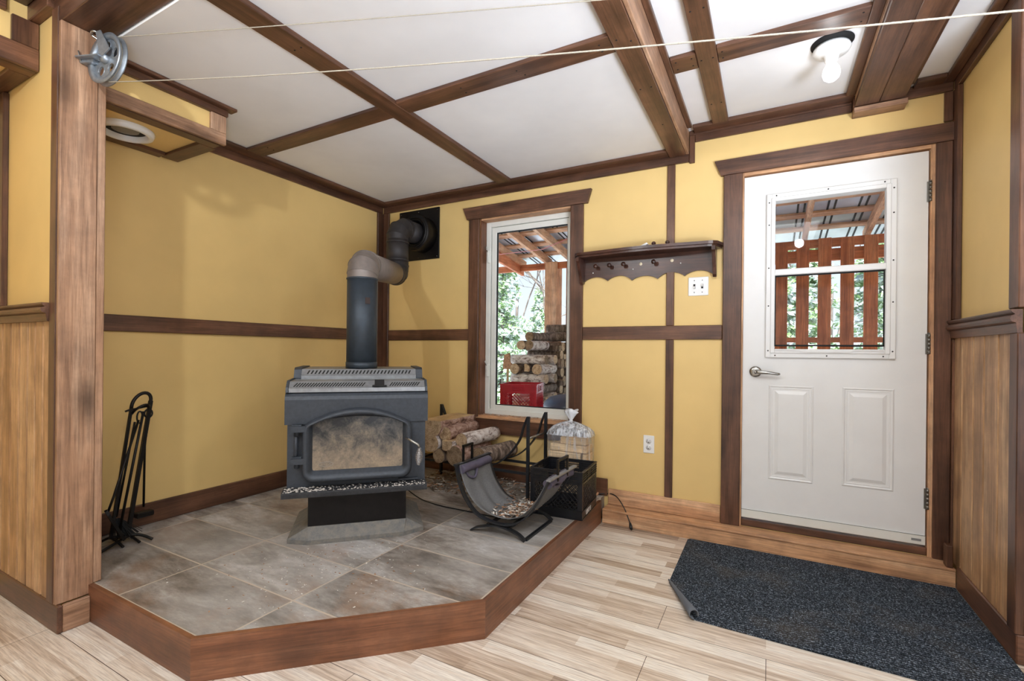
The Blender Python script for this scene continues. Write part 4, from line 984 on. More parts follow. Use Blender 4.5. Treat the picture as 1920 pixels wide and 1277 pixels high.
# ================================================================== KINDLING BAG
def kindling(x0, x1, y0, y1, z0, z1, lab, ax='X'):
    o = MB().bevbox(x0, x1, y0, y1, z0, z1, .003).build('kindling_stick', PN(ax)); tag(o, lab, 'kindling', 'kindling sticks in the clear bag')
kx0, kx1, ky0 = -1.315, -1.085, 2.955
pos = ['bottom', 'second lowest', 'third lowest', 'fourth from the bottom', 'fifth from the bottom', 'sixth from the bottom', 'seventh from the bottom', 'eighth from the bottom']
zz = HZ + .002
hs = [.05, .055, .045, .05, .055, .05, .05]
for i, h in enumerate(hs):
    sh = (.004, -.003, .005, 0, -.004, .0, .012)[i]
    kindling(kx0 + sh, kx1 + sh, ky0 + abs(sh), ky0 + .07, zz, zz + h - .003, f'{pos[i]} front stick of pale pine kindling in the clear bag')
    kindling(kx0 + sh + .01, kx1 + sh - .01, ky0 + .075, ky0 + .14, zz, zz + h - .003, f'{pos[i]} rear stick of pale pine kindling in the clear bag')
    kindling(kx1 + .012, kx1 + .04, ky0 + .01, ky0 + .13, zz, zz + h - .004, f'{pos[i]} end-on stub of kindling at the right side of the clear bag', 'Y'); zz += h
kindling(kx0 + .08, kx0 + .26, ky0 + .02, ky0 + .085, zz, zz + .045, 'topmost short block of pine kindling in the clear bag')
bg_ = empty('plastic_bag', (-1.18, 3.03, HZ), 'clear knotted plastic bag of kindling standing behind the black milk crate', 'bag')
mb = MB(); prof = [(0, .55), (.02, .96), (.2, 1.0), (.40, 1.0), (.415, 1.03), (.44, .97), (.465, .80), (.485, .55), (.50, .25), (.507, .075)]
n = 56; vs = []
bx, by, hx, hy = -1.18, 3.029, .152, .086
for z, k in prof:
    for i in range(n):
        a = 2 * pi * i / n; c_, s_ = cos(a), sin(a); pw = .45 if z < .43 else .45 + .55 * (z - .43) / .077
        rr = 1 + (.05 * sin(i * 2.1) + .03 * sin(i * 3.7 + z * 20)) * (0.25 + 2.2 * max(0, z - .38) / .127)
        vs.append((bx + hx * k * rr * math.copysign(abs(c_) ** pw, c_), by + hy * k * rr * math.copysign(abs(s_) ** pw, s_), HZ + z))
mb.add(vs, [(j * n + i, j * n + (i + 1) % n, (j + 1) * n + (i + 1) % n, (j + 1) * n + i) for j in range(len(prof) - 1) for i in range(n)], True)
for q_ in range(len(mb.f)):
    if min(mb.v[i_].z for i_ in mb.f[q_]) > HZ + .41: mb.mi[q_] = 1
mb.build('bag_body', [M_bag, M_bagtop], bg_)
mb = MB(); n = 30; vs = []
for j, (z, rx_, ry_) in enumerate([(.503, .014, .012), (.513, .010, .009), (.53, .02, .012), (.555, .036, .016), (.575, .044, .02), (.582, .036, .012)]):
    for i in range(n):
        a = 2 * pi * i / n; q = 1 + .35 * sin(5 * a + j) * (z - .5) / .08; vs.append((bx + (.006 if j > 3 else 0) + rx_ * cos(a) * q, by + ry_ * sin(a) * q, HZ + z + (.008 * sin(3 * a) if j > 3 else 0)))
mb.add(vs, [(j * n + i, j * n + (i + 1) % n, (j + 1) * n + (i + 1) % n, (j + 1) * n + i) for j in range(5) for i in range(n)] + [tuple(range(5 * n, 6 * n))], True)
mb.build('knot', M_knot, bg_)

# ================================================================== FIREPLACE TOOLS
tx = -2.82
ft = empty('tool_stand', (tx, 1.14, HZ), 'black wrought iron fireplace tool stand leaning beside the post', 'fireplace tool stand')
bl_, br_, tl_, tr_ = Vector((tx, 1.108, .19)), Vector((tx, 1.176, .17)), Vector((tx, 1.188, .825)), Vector((tx, 1.272, .845))
MB().bar(bl_, tl_, .012, .012, (1, 0, 0)).build('upright', M_iron, ft); MB().bar(br_, tr_, .016, .016, (1, 0, 0)).build('upright', M_iron, ft)
mid = (tl_ + tr_) / 2; dv = (tr_ - tl_) / 2; upv = Vector((0, .13, .99)).normalized()
MB().tube([tl_ + upv * -.01] + [mid + dv * -cos(a) + upv * (.052 * sin(a)) for a in [pi * k / 14 for k in range(15)]] + [tr_ + upv * -.01], .0085, 8).build('top_loop', M_iron, ft)
hk = mid - upv * .03
MB().tube([hk + Vector((0, -.065, -.005)), hk + Vector((0, -.05, 0)), hk + Vector((0, .03, .012)), hk + Vector((0, .045, -.02))], .005, 6).tube([hk + dv * -cos(a) * .85 + upv * (.035 * sin(a) - .012) + Vector((.03 * sin(a), 0, 0)) for a in [pi * k / 12 for k in range(13)]], .006, 6).build('hook_bar', M_iron, ft)
for yy in (1.108, 1.176):
    MB().tube(smooth([(tx - .07, yy - .03, HZ + .006), (tx - .0, yy, .188 if yy < 1.15 else .178), (tx + .075, yy + .02, HZ + .006)], 8), .0065, 8).build('foot', M_iron, ft)
MB().tube(smooth([(tx + .07, 1.03, HZ + .007), (tx + .055, 1.10, .172), (tx + .03, 1.175, .184), (tx + .05, 1.215, .176), (tx + .09, 1.245, HZ + .008)], 7), .007, 8).build('foot', M_iron, ft)
MB().tube([(tx, 1.10, .19), (tx, 1.18, .178)], .007, 8).build('base_rail', M_iron, ft)
def tool_handle(mb, p, up): 
    q = Vector(p); mb.tube([q + Vector((0, .012 * sin(a), -.03 + .03 * cos(a))) for a in [2 * pi * k / 14 for k in range(15)]], .004, 6)
pk = empty('fireplace_poker', (tx + .02, 1.13, .21), 'black iron poker hanging straight between the uprights of the tool stand', 'fireplace tool', 'tools on the stand')
mb = MB().tube([hk + Vector((.022, .004, -.01)), Vector((tx + .02, 1.135, .22))], .0065, 8); mb.build('rod', M_iron, pk)
mb = MB(); tool_handle(mb, hk + Vector((.022, -.012, -.008)), upv); mb.build('hanging_loop', M_iron, pk)
sv = empty('ash_shovel', (tx + .04, 1.09, .2), 'black iron ash shovel hanging at the left of the tool stand with its blade down', 'fireplace tool', 'tools on the stand')
MB().tube([hk + Vector((.03, -.02, -.05)), Vector((tx + .045, 1.10, .40)), Vector((tx + .05, 1.075, .33))], .0055, 8).build('rod', M_iron, sv)
mb = MB(); A = Vector((tx + .055, 1.072, .345)); B = Vector((tx + .075, 1.135, .195)); d = (B - A).normalized(); sdv = Vector((.85, -.25, .1)).normalized(); sdv = (sdv - d * sdv.dot(d)).normalized(); nn_ = d.cross(sdv)
pts = []
for t, wd in ((0, .02), (.12, .036), (.4, .042), (1, .046)):
    for k in (-1, -.8, 0, .8, 1): pts.append(A + (B - A) * t + sdv * wd * k * .8 + nn_ * (.012 * (abs(k) > .9)))
mb.add(pts, [(j * 5 + i, j * 5 + i + 1, (j + 1) * 5 + i + 1, (j + 1) * 5 + i) for j in range(3) for i in range(4)])
bo = mb.build('blade', M_iron, sv); mo = bo.modifiers.new('s', 'SOLIDIFY'); mo.thickness = .003
br = empty('hearth_brush', (tx + .03, 1.2, .17), 'black hearth brush with splayed bristles hanging inside the tool stand', 'fireplace tool', 'tools on the stand')
MB().tube([hk + Vector((.015, -.03, -.06)), Vector((tx - .015, 1.135, .28))], .005, 8).build('rod', M_iron, br)
mb = MB(); rn = random.Random(9)
for i in range(160):
    a = rn.uniform(0, 2 * pi); rr = rn.uniform(0, .05); mb.tube([(tx - .015 + .01 * cos(a), 1.14 + .008 * sin(a), .27), (tx - .0 + rr * cos(a), 1.175 + rr * 1.3 * sin(a), .185 + rn.uniform(-.02, .012))], .0014, 3, False)
mb.build('bristles', M_slot, br)
rkx = -2.95
ar = empty('ash_rake', (rkx, 1.305, .2), 'thin black iron ash rake with a flat block foot hanging behind the tool stand', 'fireplace tool', 'tools on the stand')
MB().tube([(tx + .0, 1.262, .80), (tx - .02, 1.27, .765), (rkx + .04, 1.287, .60), (rkx, 1.302, .265)], .0055, 8).build('rod', M_iron, ar)
MB().bevbox(rkx - .022, rkx + .022, 1.262, 1.345, .212, .24, .005).build('rake_block', M_iron, ar)
MB().tube([Vector((tx, 1.262, .80)) + Vector((0, .018 * sin(a), .022 * cos(a) - .02)) for a in [2 * pi * k / 14 for k in range(15)]], .004, 6).build('hanging_loop', M_iron, ar)

# ================================================================== COAT SHELF
cs = empty('coat_shelf', (-.72, 3.13, 1.6), 'dark wooden wall coat shelf with scalloped edge and round pegs', 'coat shelf')
n = 40; pts = [(-1.19, 3.149)] 
for k in range(n + 1):
    t = k / n; x = -1.195 + .945 * t; bow = .145 - .018 * cos(2 * pi * t * 1) ; e = min(t, 1 - t) / .07
    y = 3.149 - bow * (sqrt(max(0, 1 - (1 - min(1, e)) ** 2)) * .75 + .25); pts.append((x, y))
pts.append((-.25, 3.149))
mb = MB(); mb.prism(pts, lambda u, v_, t: (u, v_, t), 1.772, 1.79); mb.prism([(x * .985 - .0108, min(3.149, y + .01)) for x, y in pts], lambda u, v_, t: (u, v_, t), 1.758, 1.772); mb.build('shelf_top', SH('X'), cs)
bp = [(-1.135, 1.758), (-1.135, 1.606)]
for k in range(1, 60):
    t = k / 60; x = -1.135 + .83 * t; s_ = abs(t - .5) * 2
    z = 1.606 + .030 * abs(sin(t * pi * 5 + pi * .0)) ** .75 - (.012 * max(0, 1 - ((t - .5) / .16) ** 2)); bp.append((x, z))
bp += [(-.305, 1.606), (-.305, 1.758)]
MB().prism(bp, lambda u, v_, t: (u, t, v_), 3.133, 3.149).build('back_board', SH('X'), cs)
brk = [(3.149, 1.758), (3.02, 1.758), (3.022, 1.735), (3.035, 1.725), (3.05, 1.70), (3.07, 1.665), (3.085, 1.64), (3.10, 1.60), (3.115, 1.585), (3.135, 1.59), (3.149, 1.60)]
for x in (-1.155, -.305): MB().prism(brk, lambda u, v_, t: (t, u, v_), x, x + .02).build('bracket', SH('Z'), cs)
for x in (-1.04, -.945, -.85, -.655): MB().lathe([(.006, 0), (.006, .028), (.013, .034), (.015, .042), (.012, .049), (0, .052)], (x, 3.133, 1.703), (0, -1, 0), 16).build('peg', SH('Y'), cs)
for p_ in ((-.745, 3.133, 1.702), (-.548, 3.133, 1.709)):
    mb = MB(); nails(mb, [p_], .011, (0, -1, 0)); mb.build('bare_peg_hole', M_putty, cs)
for p_ in [(-.795, 3.133, 1.672), (-1.07, 3.133, 1.665), (-.495, 3.133, 1.688)]: mb = MB(); nails(mb, [p_], .004, (0, -1, 0)); mb.build('screw_head', M_plate, cs)
o = MB().obox((-.70, 3.06, 1.803), (1, .1, .45), (0, 1, 0), (-.45, 0, 1), .02, .03, .006).build('small_card_box', M_plate); tag(o, 'tiny white box tilted on top of the coat shelf', 'small box')
for x, y, lb in ((-.645, 3.045, 'small dark knob lying on the shelf beside the white box'), (-.562, 3.05, 'small dark round knob standing on the shelf nearer the door')):
    o = MB().lathe([(.006, 0), (.005, .008), (.013, .014), (.014, .022), (.008, .030), (0, .031)], (x, y, 1.79), (0, 0, 1), 14).build('wooden_knob', SH('Z')); tag(o, lb, 'knob', 'knobs on the coat shelf')

# ================================================================== SWITCH, OUTLET, VENT, LAMP
sw = empty('light_switch', (-.391, 3.149, 1.537), 'white double toggle light switch plate below the coat shelf', 'light switch')
MB().bevbox(-.45, -.332, 3.143, 3.1495, 1.479, 1.595, .003).build('plate', M_plate, sw)
for x, up_ in ((-.414, -1), (-.368, 1)):
    s_ = MB().box(x - .006, x + .006, 3.1424, 3.1432, 1.523, 1.551).build('toggle_slot', M_slot, sw)
    MB().obox((x, 3.138, 1.537 + .005 * up_), (1, 0, 0), (0, 1, -.4 * up_), (0, .4 * up_, 1), .0045, .008, .006).build('toggle', M_plate, sw)
for p_ in [(x, 3.143, z) for x in (-.414, -.368) for z in (1.50, 1.574)]: mb = MB(); nails(mb, [p_], .003, (0, -1, 0)); mb.build('screw_head', M_screw, sw)
ol = empty('wall_outlet', (-.684, 3.149, .524), 'white duplex wall outlet low on the yellow wall', 'outlet')
MB().bevbox(-.719, -.649, 3.143, 3.1495, .466, .582, .003).build('plate', M_plate, ol)
for z in (.504, .545):
    q = MB().lathe([(.0175, 0), (.0175, .0015), (0, .0016)], (-.684, 3.143, z), (0, -1, 0), 20).build('socket', M_white, ol)
    MB().box(-.692, -.690, 3.1405, 3.1413, z + .001, z + .009).box(-.678, -.676, 3.1405, 3.1413, z + .001, z + .008).lathe([(.0028, 0), (.0028, .001)], (-.684, 3.1413, z - .007), (0, -1, 0), 8).build('slots', M_slot, q)
cv_ = empty('ceiling_vent', (-2.905, 1.17, 2.19), 'round white air vent under the yellow bulkhead beside the post', 'vent')
vcx, vcy = -2.82, 1.15
MB().lathe([(.118, 2.2045), (.12, 2.198), (.112, 2.180), (.096, 2.176), (.09, 2.182), (.085, 2.2035)], (vcx, vcy, 0), (0, 0, 1), 48, cap=False).build('ring', M_plate, cv_)
MB().lathe([(.0, 2.197), (.03, 2.196), (.055, 2.199), (.055, 2.2), (0, 2.2)], (vcx, vcy, 0), (0, 0, 1), 40).build('damper_disc', plain('grey_damper', srgb(128, 124, 118), .5), cv_)
MB().lathe([(.09, 2.2035), (0, 2.2036)], (vcx, vcy, 0), (0, 0, 1), 40, cap=False).build('dark_throat', M_slot, cv_)
lx, ly = .235, 2.55
lp = empty('ceiling_lamp', (lx, ly, ZR), 'white ceiling lampholder with a bare glowing bulb near the door', 'ceiling lamp')
MB().lathe([(.082, ZR - .0005), (.082, ZR - .004)], (lx, ly - .02, 0), (0, 0, 1), 36).build('junction_box', M_slot, lp)
MB().lathe([(.070, ZR - .006), (.074, ZR - .018), (.068, ZR - .030), (.045, ZR - .038), (.030, ZR - .044), (.026, ZR - .066), (.022, ZR - .070), (0, ZR - .070)], (lx, ly + .006, 0), (0, 0, 1), 36).build('lampholder', M_plate, lp)
MB().lathe([(0, -.160), (.016, -.156), (.030, -.144), (.0355, -.124), (.032, -.104), (.020, -.082), (.015, -.066)], (lx, ly + .006, ZR), (0, 0, 1), 28).build('bulb', M_bulb, lp)
bpy.data.objects['entry_bulb'].location = (lx, ly + .006, ZR - .205)

# ================================================================== PULLEY + CLOTHESLINE
pu = empty('clothesline_pulley', (-2.44, .86, 2.28), 'grey zinc clothesline pulley wheel screwed to the post', 'pulley')
pcn = Vector((-2.32, .885, 2.262)); axn = Vector((.60, -.80, .0)).normalized()   # axle direction
axn = Vector((.13, -.99, .05)).normalized(); wx = axn.cross(Vector((0, 0, 1))).normalized(); wz = wx.cross(axn).normalized()
def wheel_pt(r, a, h): return pcn + wx * r * cos(a) + wz * r * sin(a) + axn * h
# grooved rim + web with holes (ring bands)
n = 64; mb = MB(); rimp = [(.080, -.012), (.101, -.014), (.1, -.010), (.088, 0), (.1, .010), (.101, .014), (.080, .012)]
vs = [wheel_pt(r, 2 * pi * k / n, h) for r, h in rimp for k in range(n)]
mb.add(vs, [(i * n + k, i * n + (k + 1) % n, ((i + 1) % 7) * n + (k + 1) % n, ((i + 1) % 7) * n + k) for i in range(7) for k in range(n)], True)
wh = mb.build('wheel_rim', M_zinc, pu)
# web: plate between hub and rim with 5 round holes: build by grid masking
mb = MB(); hc = [(.053 * cos(2 * pi * k / 5 + .3), .053 * sin(2 * pi * k / 5 + .3)) for k in range(5)]
G = 60; Rw = .084; cell = 2 * Rw / G; okc = set()
for i in range(G):
    for j in range(G):
        x = -Rw + (i + .5) * cell; y = -Rw + (j + .5) * cell
        if x * x + y * y < Rw * Rw and all((x - hx_) ** 2 + (y - hy_) ** 2 > .0185 ** 2 for hx_, hy_ in hc): okc.add((i, j))
def snap(x, y):
    for hx_, hy_ in hc:
        d = sqrt((x - hx_) ** 2 + (y - hy_) ** 2)
        if abs(d - .0185) < cell * 1.1 and d > 0: return hx_ + (x - hx_) / d * .0185, hy_ + (y - hy_) / d * .0185
    return x, y
for (i, j) in okc:
    q = [snap(-Rw + a * cell, -Rw + b_ * cell) for a, b_ in ((i, j), (i + 1, j), (i + 1, j + 1), (i, j + 1))]
    for h, sg in ((-.003, -1), (.003, 1)):
        mb.add([pcn + wx * x + wz * y + axn * h for x, y in q], [(0, 1, 2, 3)])
    for (di, dj, a, b_) in ((-1, 0, 3, 0), (1, 0, 1, 2), (0, -1, 0, 1), (0, 1, 2, 3)):
        if (i + di, j + dj) not in okc:
            p1, p2 = q[a], q[b_]
            mb.add([pcn + wx * x + wz * y + axn * h for (x, y), h in ((p1, -.003), (p2, -.003), (p2, .003), (p1, .003))], [(0, 1, 2, 3)])
mb.build('wheel_web', M_zinc, pu)
mb = MB()
for hx_, hy_ in hc: mb.tube([pcn + wx * (hx_ + .0195 * cos(a)) + wz * (hy_ + .0195 * sin(a)) + axn * .003 for a in [2 * pi * k / 20 for k in range(21)]], .0014, 5, False)
mb.lathe([(.018, -.018), (.018, .018), (.007, .022), (0, .022)], pcn, axn, 20); mb.build('hub', M_zinc, pu)
# bracket: fork arm from the post and triangular cheek up to the eye
pa = Vector((-2.438, .852, 2.272))
for sg in (1, -1):
    off = axn * .021 * sg
    mb = MB(); mb.bar(pa + off * .8, pcn + off, .005, .030, axn)
    top = pcn + off + Vector((-.05, -.0, .112)); mid_ = pcn + off
    mb.add([mid_ + wx * -.006 + axn * .002, mid_ + wx * .008 + axn * .002, top + axn * .002, top + wx * -.03 + axn * .002, mid_ + wx * -.05 + wz * .02 + axn * .002] + [p for p in [mid_ + wx * -.006 - axn * .002, mid_ + wx * .008 - axn * .002, top - axn * .002, top + wx * -.03 - axn * .002, mid_ + wx * -.05 + wz * .02 - axn * .002]],
           [(0, 1, 2, 3, 4), (9, 8, 7, 6, 5), (0, 5, 6, 1), (1, 6, 7, 2), (2, 7, 8, 3), (3, 8, 9, 4), (4, 9, 5, 0)])
    mb.build('side_cheek', M_zinc, pu)
MB().bar(pa, pa.lerp(pcn, .55), .030, .026, axn).build('fork_arm', M_zinc, pu)
tp = pcn + Vector((-.05, 0, .112))
MB().tube(smooth([tp + axn * -.025, tp + axn * .025, tp + axn * .02 + wx * .03 + wz * -.004, pcn + wx * .07 + wz * .095, pcn + wx * .085 + wz * .078], 6), .005, 8).build('rope_guard', M_nick, pu)
MB().tube([pa + Vector((-.003, 0, 0)), pa + Vector((.01, 0, 0))], .016, 14).tube([pa + Vector((0, -.012, -.01)), pa + Vector((.006, -.02, .03))], .003, 6).build('screw_hook', M_nick, pu)
# rope loop: one thing
rt = wheel_pt(.09, pi / 2 + .1, 0); rb = wheel_pt(.09, -pi / 2 + .1, 0)
upper = [rt, Vector((-.536, 1.529, 2.306)), Vector((1.96, 2.416, 2.243))]
lower = [rb, Vector((.335, 1.034, 1.666)), Vector((3.99, 1.18, .93))]
def sag(p, q, s_, n=40): return [p.lerp(q, k / n) - Vector((0, 0, s_ * 4 * (k / n) * (1 - k / n))) for k in range(n + 1)]
mb = MB()
lp_ = sag(lower[2], lower[0] + (lower[0] - lower[0]), 0)
lw = [lower[0].lerp(lower[1], k / 30) - Vector((0, 0, .02 * 4 * (k / 30) * (1 - k / 30))) for k in range(31)] + [lower[1].lerp(lower[2], k / 8) for k in range(1, 9)]
up2 = [upper[0].lerp(upper[1], k / 30) - Vector((0, 0, .004 * 4 * (k / 30) * (1 - k / 30))) for k in range(31)] + [upper[1].lerp(upper[2], k / 8) for k in range(1, 9)]
wrap = [wheel_pt(.09, pi / 2 + .1 + pi * k / 16, 0) for k in range(1, 16)]
path = lw[::-1] + wrap[::-1] + up2
mb.tube(path, .0017, 8)
# braid: a thin strand twisted round
tw = []; k_ = 0
for i in range(len(path) - 1):
    a, c = path[i], path[i + 1]; m_ = max(1, int((c - a).length / .006)); d = (c - a).normalized(); u = d.cross(Vector((0, 0, 1))).normalized(); v_ = d.cross(u)
    for j in range(m_):
        k_ += 1; p = a.lerp(c, j / m_); tw.append(p + (u * cos(k_ * 1.6) + v_ * sin(k_ * 1.6)) * .0011)
mb.tube(tw, .0010, 4)
cl_ = mb.build('clothesline', M_rope); tag(cl_, 'thin beige clothesline cord running from the pulley across the room', 'clothesline')

# ================================================================== DOORMAT
mt = empty('doormat', (.2, 2.6, 0), 'dark ribbed grey-black doormat with a curled corner before the door', 'doormat')
mh = .008; poly = [(-.405, 3.012), (.795, 3.018), (.795, 2.02), (.50, 2.07), (-.275, 2.135), (-.415, 2.40), (-.418, 2.995)]
poly = [(-.405, 3.018), (.795, 3.018), (.797, 2.10), (-.270, 2.118), (-.418, 2.40), (-.418, 3.0)]
ob = MB().prism(poly, lambda u, v_, t: (u, v_, t), .001, mh).build('mat_body', M_mat, mt); shift_local(ob, (.2, 2.6, 0))
# curled corner: a roll from (-.418,2.40) to (-.28,2.12)
p0, p1 = Vector((-.420, 2.41, 0)), Vector((-.262, 2.112, 0)); d = (p1 - p0); dn = d.normalized(); nrm_ = Vector((-dn.y, dn.x, 0)) * -1
mb = MB(); vs = []; K = 18; J = 10
for j in range(J + 1):
    t = j / J; r_ = .004 + .017 * t; cpt = p0 + d * t + Vector((dn.y, -dn.x, 0)) * -0.0
    for k in range(K + 1):
        a = -pi / 2 + k / K * 2 * pi * .82; vs.append(cpt + Vector((-dn.y, dn.x, 0)) * (-r_ * .2 + 0) + Vector((dn.y, -dn.x, 0)) * (r_ * cos(a)) + Vector((0, 0, mh + r_ + r_ * sin(a))))
mb.add(vs, [(j * (K + 1) + k, j * (K + 1) + k + 1, (j + 1) * (K + 1) + k + 1, (j + 1) * (K + 1) + k) for j in range(J) for k in range(K)], True)
q = mb.build('curled_corner', M_rubber, mt); mo = q.modifiers.new('s', 'SOLIDIFY'); mo.thickness = .004

# ================================================================== CORDS
c1 = smooth([(-2.15, 2.40, HZ + .12), (-2.10, 2.44, HZ + .05), (-1.98, 2.44, HZ + .004), (-1.80, 2.40, HZ + .004), (-1.60, 2.40, HZ + .004), (-1.40, 2.40, HZ + .004), (-1.28, 2.44, HZ + .004), (-1.28, 2.70, HZ + .004), (-1.275, 2.95, HZ + .004), (-1.0, 3.128, HZ + .012), (-.90, 3.118, HZ + .02), (-.82, 3.05, .12), (-.775, 3.018, .05), (-.76, 3.0, .03)], 8)
pcord = empty('power_cord', (-1.6, 2.41, HZ), 'black power cord trailing over the tiles and off the hearth to the floor', 'power cord')
MB().tube(c1, .0035, 8).build('cable', M_cord, pcord)
MB().tube([(-.766, 3.008, .04), (-.758, 2.996, .022), (-.752, 2.984, .012)], [.006, .0105, .0095], 10).tube([(-.752, 2.984, .012), (-.748, 2.974, .009)], .004, 6).build('plug', M_cord, pcord)

# ================================================================== OUTDOORS
gr = MB().box(-40, 40, 3.3, 60, -.75, -.65).build('ground_snow', M_snow, kind='structure', origin=(0, 0, 0)); gr['label'] = 'snow covered ground outside'
pd = MB().box(-3.6, 3.2, 3.30, 5.62, -.12, -.05).build('porch_deck', M_deck, kind='structure', origin=(0, 0, 0)); pd['label'] = 'wooden porch deck outside the wall'
fd = MB().box(-3.6, 3.2, 3.31, 5.6, -.66, -.12).build('porch_base', M_deck, kind='structure', origin=(0, 0, 0))
zr = lambda y: 2.59 - .15 * (y - 3.30 + .15)
roof = empty('porch_roof', (0, 4.5, 2.5), 'lean-to porch roof of ribbed steel on wooden rafters outside', 'porch roof')
for x in (-3.3, -2.86, -2.49, -2.17, -1.7, -1.2, -.7, -.18, .30, .80, 1.3, 1.8, 2.3, 2.8):
    MB().prism([(3.30, zr(3.30)), (5.62, zr(5.62)), (5.62, zr(5.62) + .09), (3.30, zr(3.30) + .09)], lambda u, v_, t: (t, u, v_), x - .02, x + .02).build('rafter', RF('Y'), roof)
for y in (3.45, 3.78, 4.11, 4.44, 4.77, 5.10, 5.43): MB().prism([(y - .045, zr(y - .045) + .091), (y + .045, zr(y + .045) + .091), (y + .045, zr(y + .045) + .111), (y - .045, zr(y - .045) + .111)], lambda u, v_, t: (t, u, v_), -3.4, 3.0).build('purlin', RF('X'), roof)
mb = MB(); x = -3.45
while x < 3.05:
    for (a, c, h) in ((0, .19, 0), (.19, .205, .018), (.205, .225, .018), (.225, .24, .0)): 
        pass
    mb.prism([(3.28, zr(3.28) + .112), (5.85, zr(5.85) + .112), (5.85, zr(5.85) + .114), (3.28, zr(3.28) + .114)], lambda u, v_, t: (t, u, v_), x, x + .2285)
    for r0 in (.0, .05): mb.prism([(3.28, zr(3.28) + .1085), (5.85, zr(5.85) + .1085), (5.85, zr(5.85) + .112), (3.28, zr(3.28) + .112)], lambda u, v_, t: (t, u, v_), x + r0, x + r0 + .016, 1)
    x += .2286
mb.build('roof_sheet', [M_roof, M_slot], roof)
def sthing(name, mb, mat, label, cat, group=None):
    o = mb.build(name, mat); return tag(o, label, cat, group)
sthing('header_beam', MB().box(-3.4, 3.0, 5.48, 5.52, 2.165, 2.245), CE('X'), 'upper horizontal cedar beam carrying the porch rafters', 'beam')
sthing('header_beam', MB().box(-1.3, 3.0, 5.48, 5.52, 2.03, 2.145), CE('X'), 'second horizontal cedar beam just below the upper porch beam', 'beam')
pf = empty('privacy_fence', (.8, 5.47, -.05), 'cedar slat privacy screen along the outer porch edge beyond the door', 'fence')
MB().box(-1.3, 3.0, 5.475, 5.51, 1.238, 1.288).build('fence_rail', CE('X'), pf)
MB().box(-1.3, 3.0, 5.475, 5.51, .2, .26).build('fence_rail', CE('X'), pf)
sthing('porch_post', MB().bevbox(-2.50, -2.33, 5.46, 5.479, -.05, 2.25, .004).bevbox(-2.50, -2.33, 5.521, 5.62, -.05, 2.25, .004).bevbox(-2.499, -2.331, 5.478, 5.522, -.05, 2.164, .002), RF('Z'), 'thick cedar porch post beyond the window, behind the woodpile', 'post', 'porch posts')
sthing('porch_post', MB().bevbox(-2.24, -2.07, 5.53, 5.68, -.05, 2.25, .004), RF('Z'), 'second cedar porch post beyond the window, at its right edge', 'post', 'porch posts')
MBg = MB().prism([(3.32, zr(3.32) - .17), (5.6, zr(5.6) - .1), (5.6, zr(5.6) + .09), (3.32, zr(3.32) + .09)], lambda u, v_, t: (t, u, v_), -2.90, -2.865)
sthing('barge_board', MBg, CE('Y'), 'wide cedar edge board along the left side of the porch roof', 'board')
for k in range(-6, 14):
    x = .048 + .181 * k
    MB().bevbox(x, x + .108, 5.455, 5.4745, -.049, 2.235 + .006 * (k % 3), .003).build('fence_slat', CE('Z'), pf)
# woodpile
src = {}
def pile_log(kind, x, y, z, r, ax, seed, lab=None):
    key = (kind, seed % 4)
    if key not in src:
        bm_ = {'birch': M_birch, 'bark': M_bark}[kind]
        o = log_mesh(.055, .42, bm_, 20 + seed % 4 + (10 if kind == 'birch' else 0), 'wedge' if seed % 4 == 3 else False).build('split_log', [bm_, M_logend, M_split], origin=(0, 0, 0)); src[key] = o
    else: o = src[key].copy(); COL.objects.link(o)
    o.location = (x, y, z); o.rotation_euler = (0, seed * 1.3, 0) if ax == 'Y' else (0, 0, 0)
    if ax == 'X': o.rotation_euler = (seed * 1.3, 0, pi / 2) if False else (0, 0, pi / 2 + random.uniform(-.04, .04))
    o.scale = (r / .055, 1, r / .055)
    tag(o, lab or 'rough dark-barked log inside the body of the porch woodpile, its end facing right', 'firewood log', 'woodpile logs on the porch'); return o
k = 0; z = .005
row = 0
ords = ['bottom', 'second', 'third', 'fourth', 'fifth', 'sixth', 'seventh', 'eighth', 'ninth', 'tenth', 'top']
while z < 1.12:
    if row % 2 == 0:
        for y, w_ in ((4.62, 'front'), (4.86, 'rear')): pile_log('birch', -2.29, y, z, .05, 'X', k, f'crosswise birch log, {w_} one, {ords[row]} layer, near end of the woodpile'); k += 1
    else:
        for x, w_ in ((-2.44, 'left'), (-2.31, 'middle'), (-2.17, 'right')): pile_log('bark' if k % 3 else 'birch', x, 4.77, z, .056, 'Y', k, f'{w_} end-on log in the {ords[row]} layer of the near woodpile end'); k += 1
    z += .103; row += 1
z = .005; row = 0
while z < 1.2:
    for j in range(5): pile_log('bark', -2.29 + random.uniform(-.03, .05), 5.05 + j * .108 + (.05 if row % 2 else 0) - .02, z, .053, 'X', k); k += 1
    z += .098; row += 1
for (x, y, z, kd, r, lb) in ((-2.38, 4.80, 1.19, 'bark', .05, 'small round-ended log on top of the near woodpile end, left side'), (-2.25, 4.74, 1.19, 'birch', .05, 'pale log on top of the near woodpile end, at the right'), (-2.30, 4.84, 1.285, 'bark', .05, 'topmost log crowning the near woodpile end')): pile_log(kd, x, y, z, r, 'Y', k, lb); k += 1
for j, (y, z) in enumerate(((5.3, 1.31), (5.42, 1.30), (5.36, 1.40), (5.2, 1.30))): pile_log('bark', -2.2, y, z, .053, 'X', k, 'loose pale-ended log heaped on the far top of the woodpile beside the posts'); k += 1
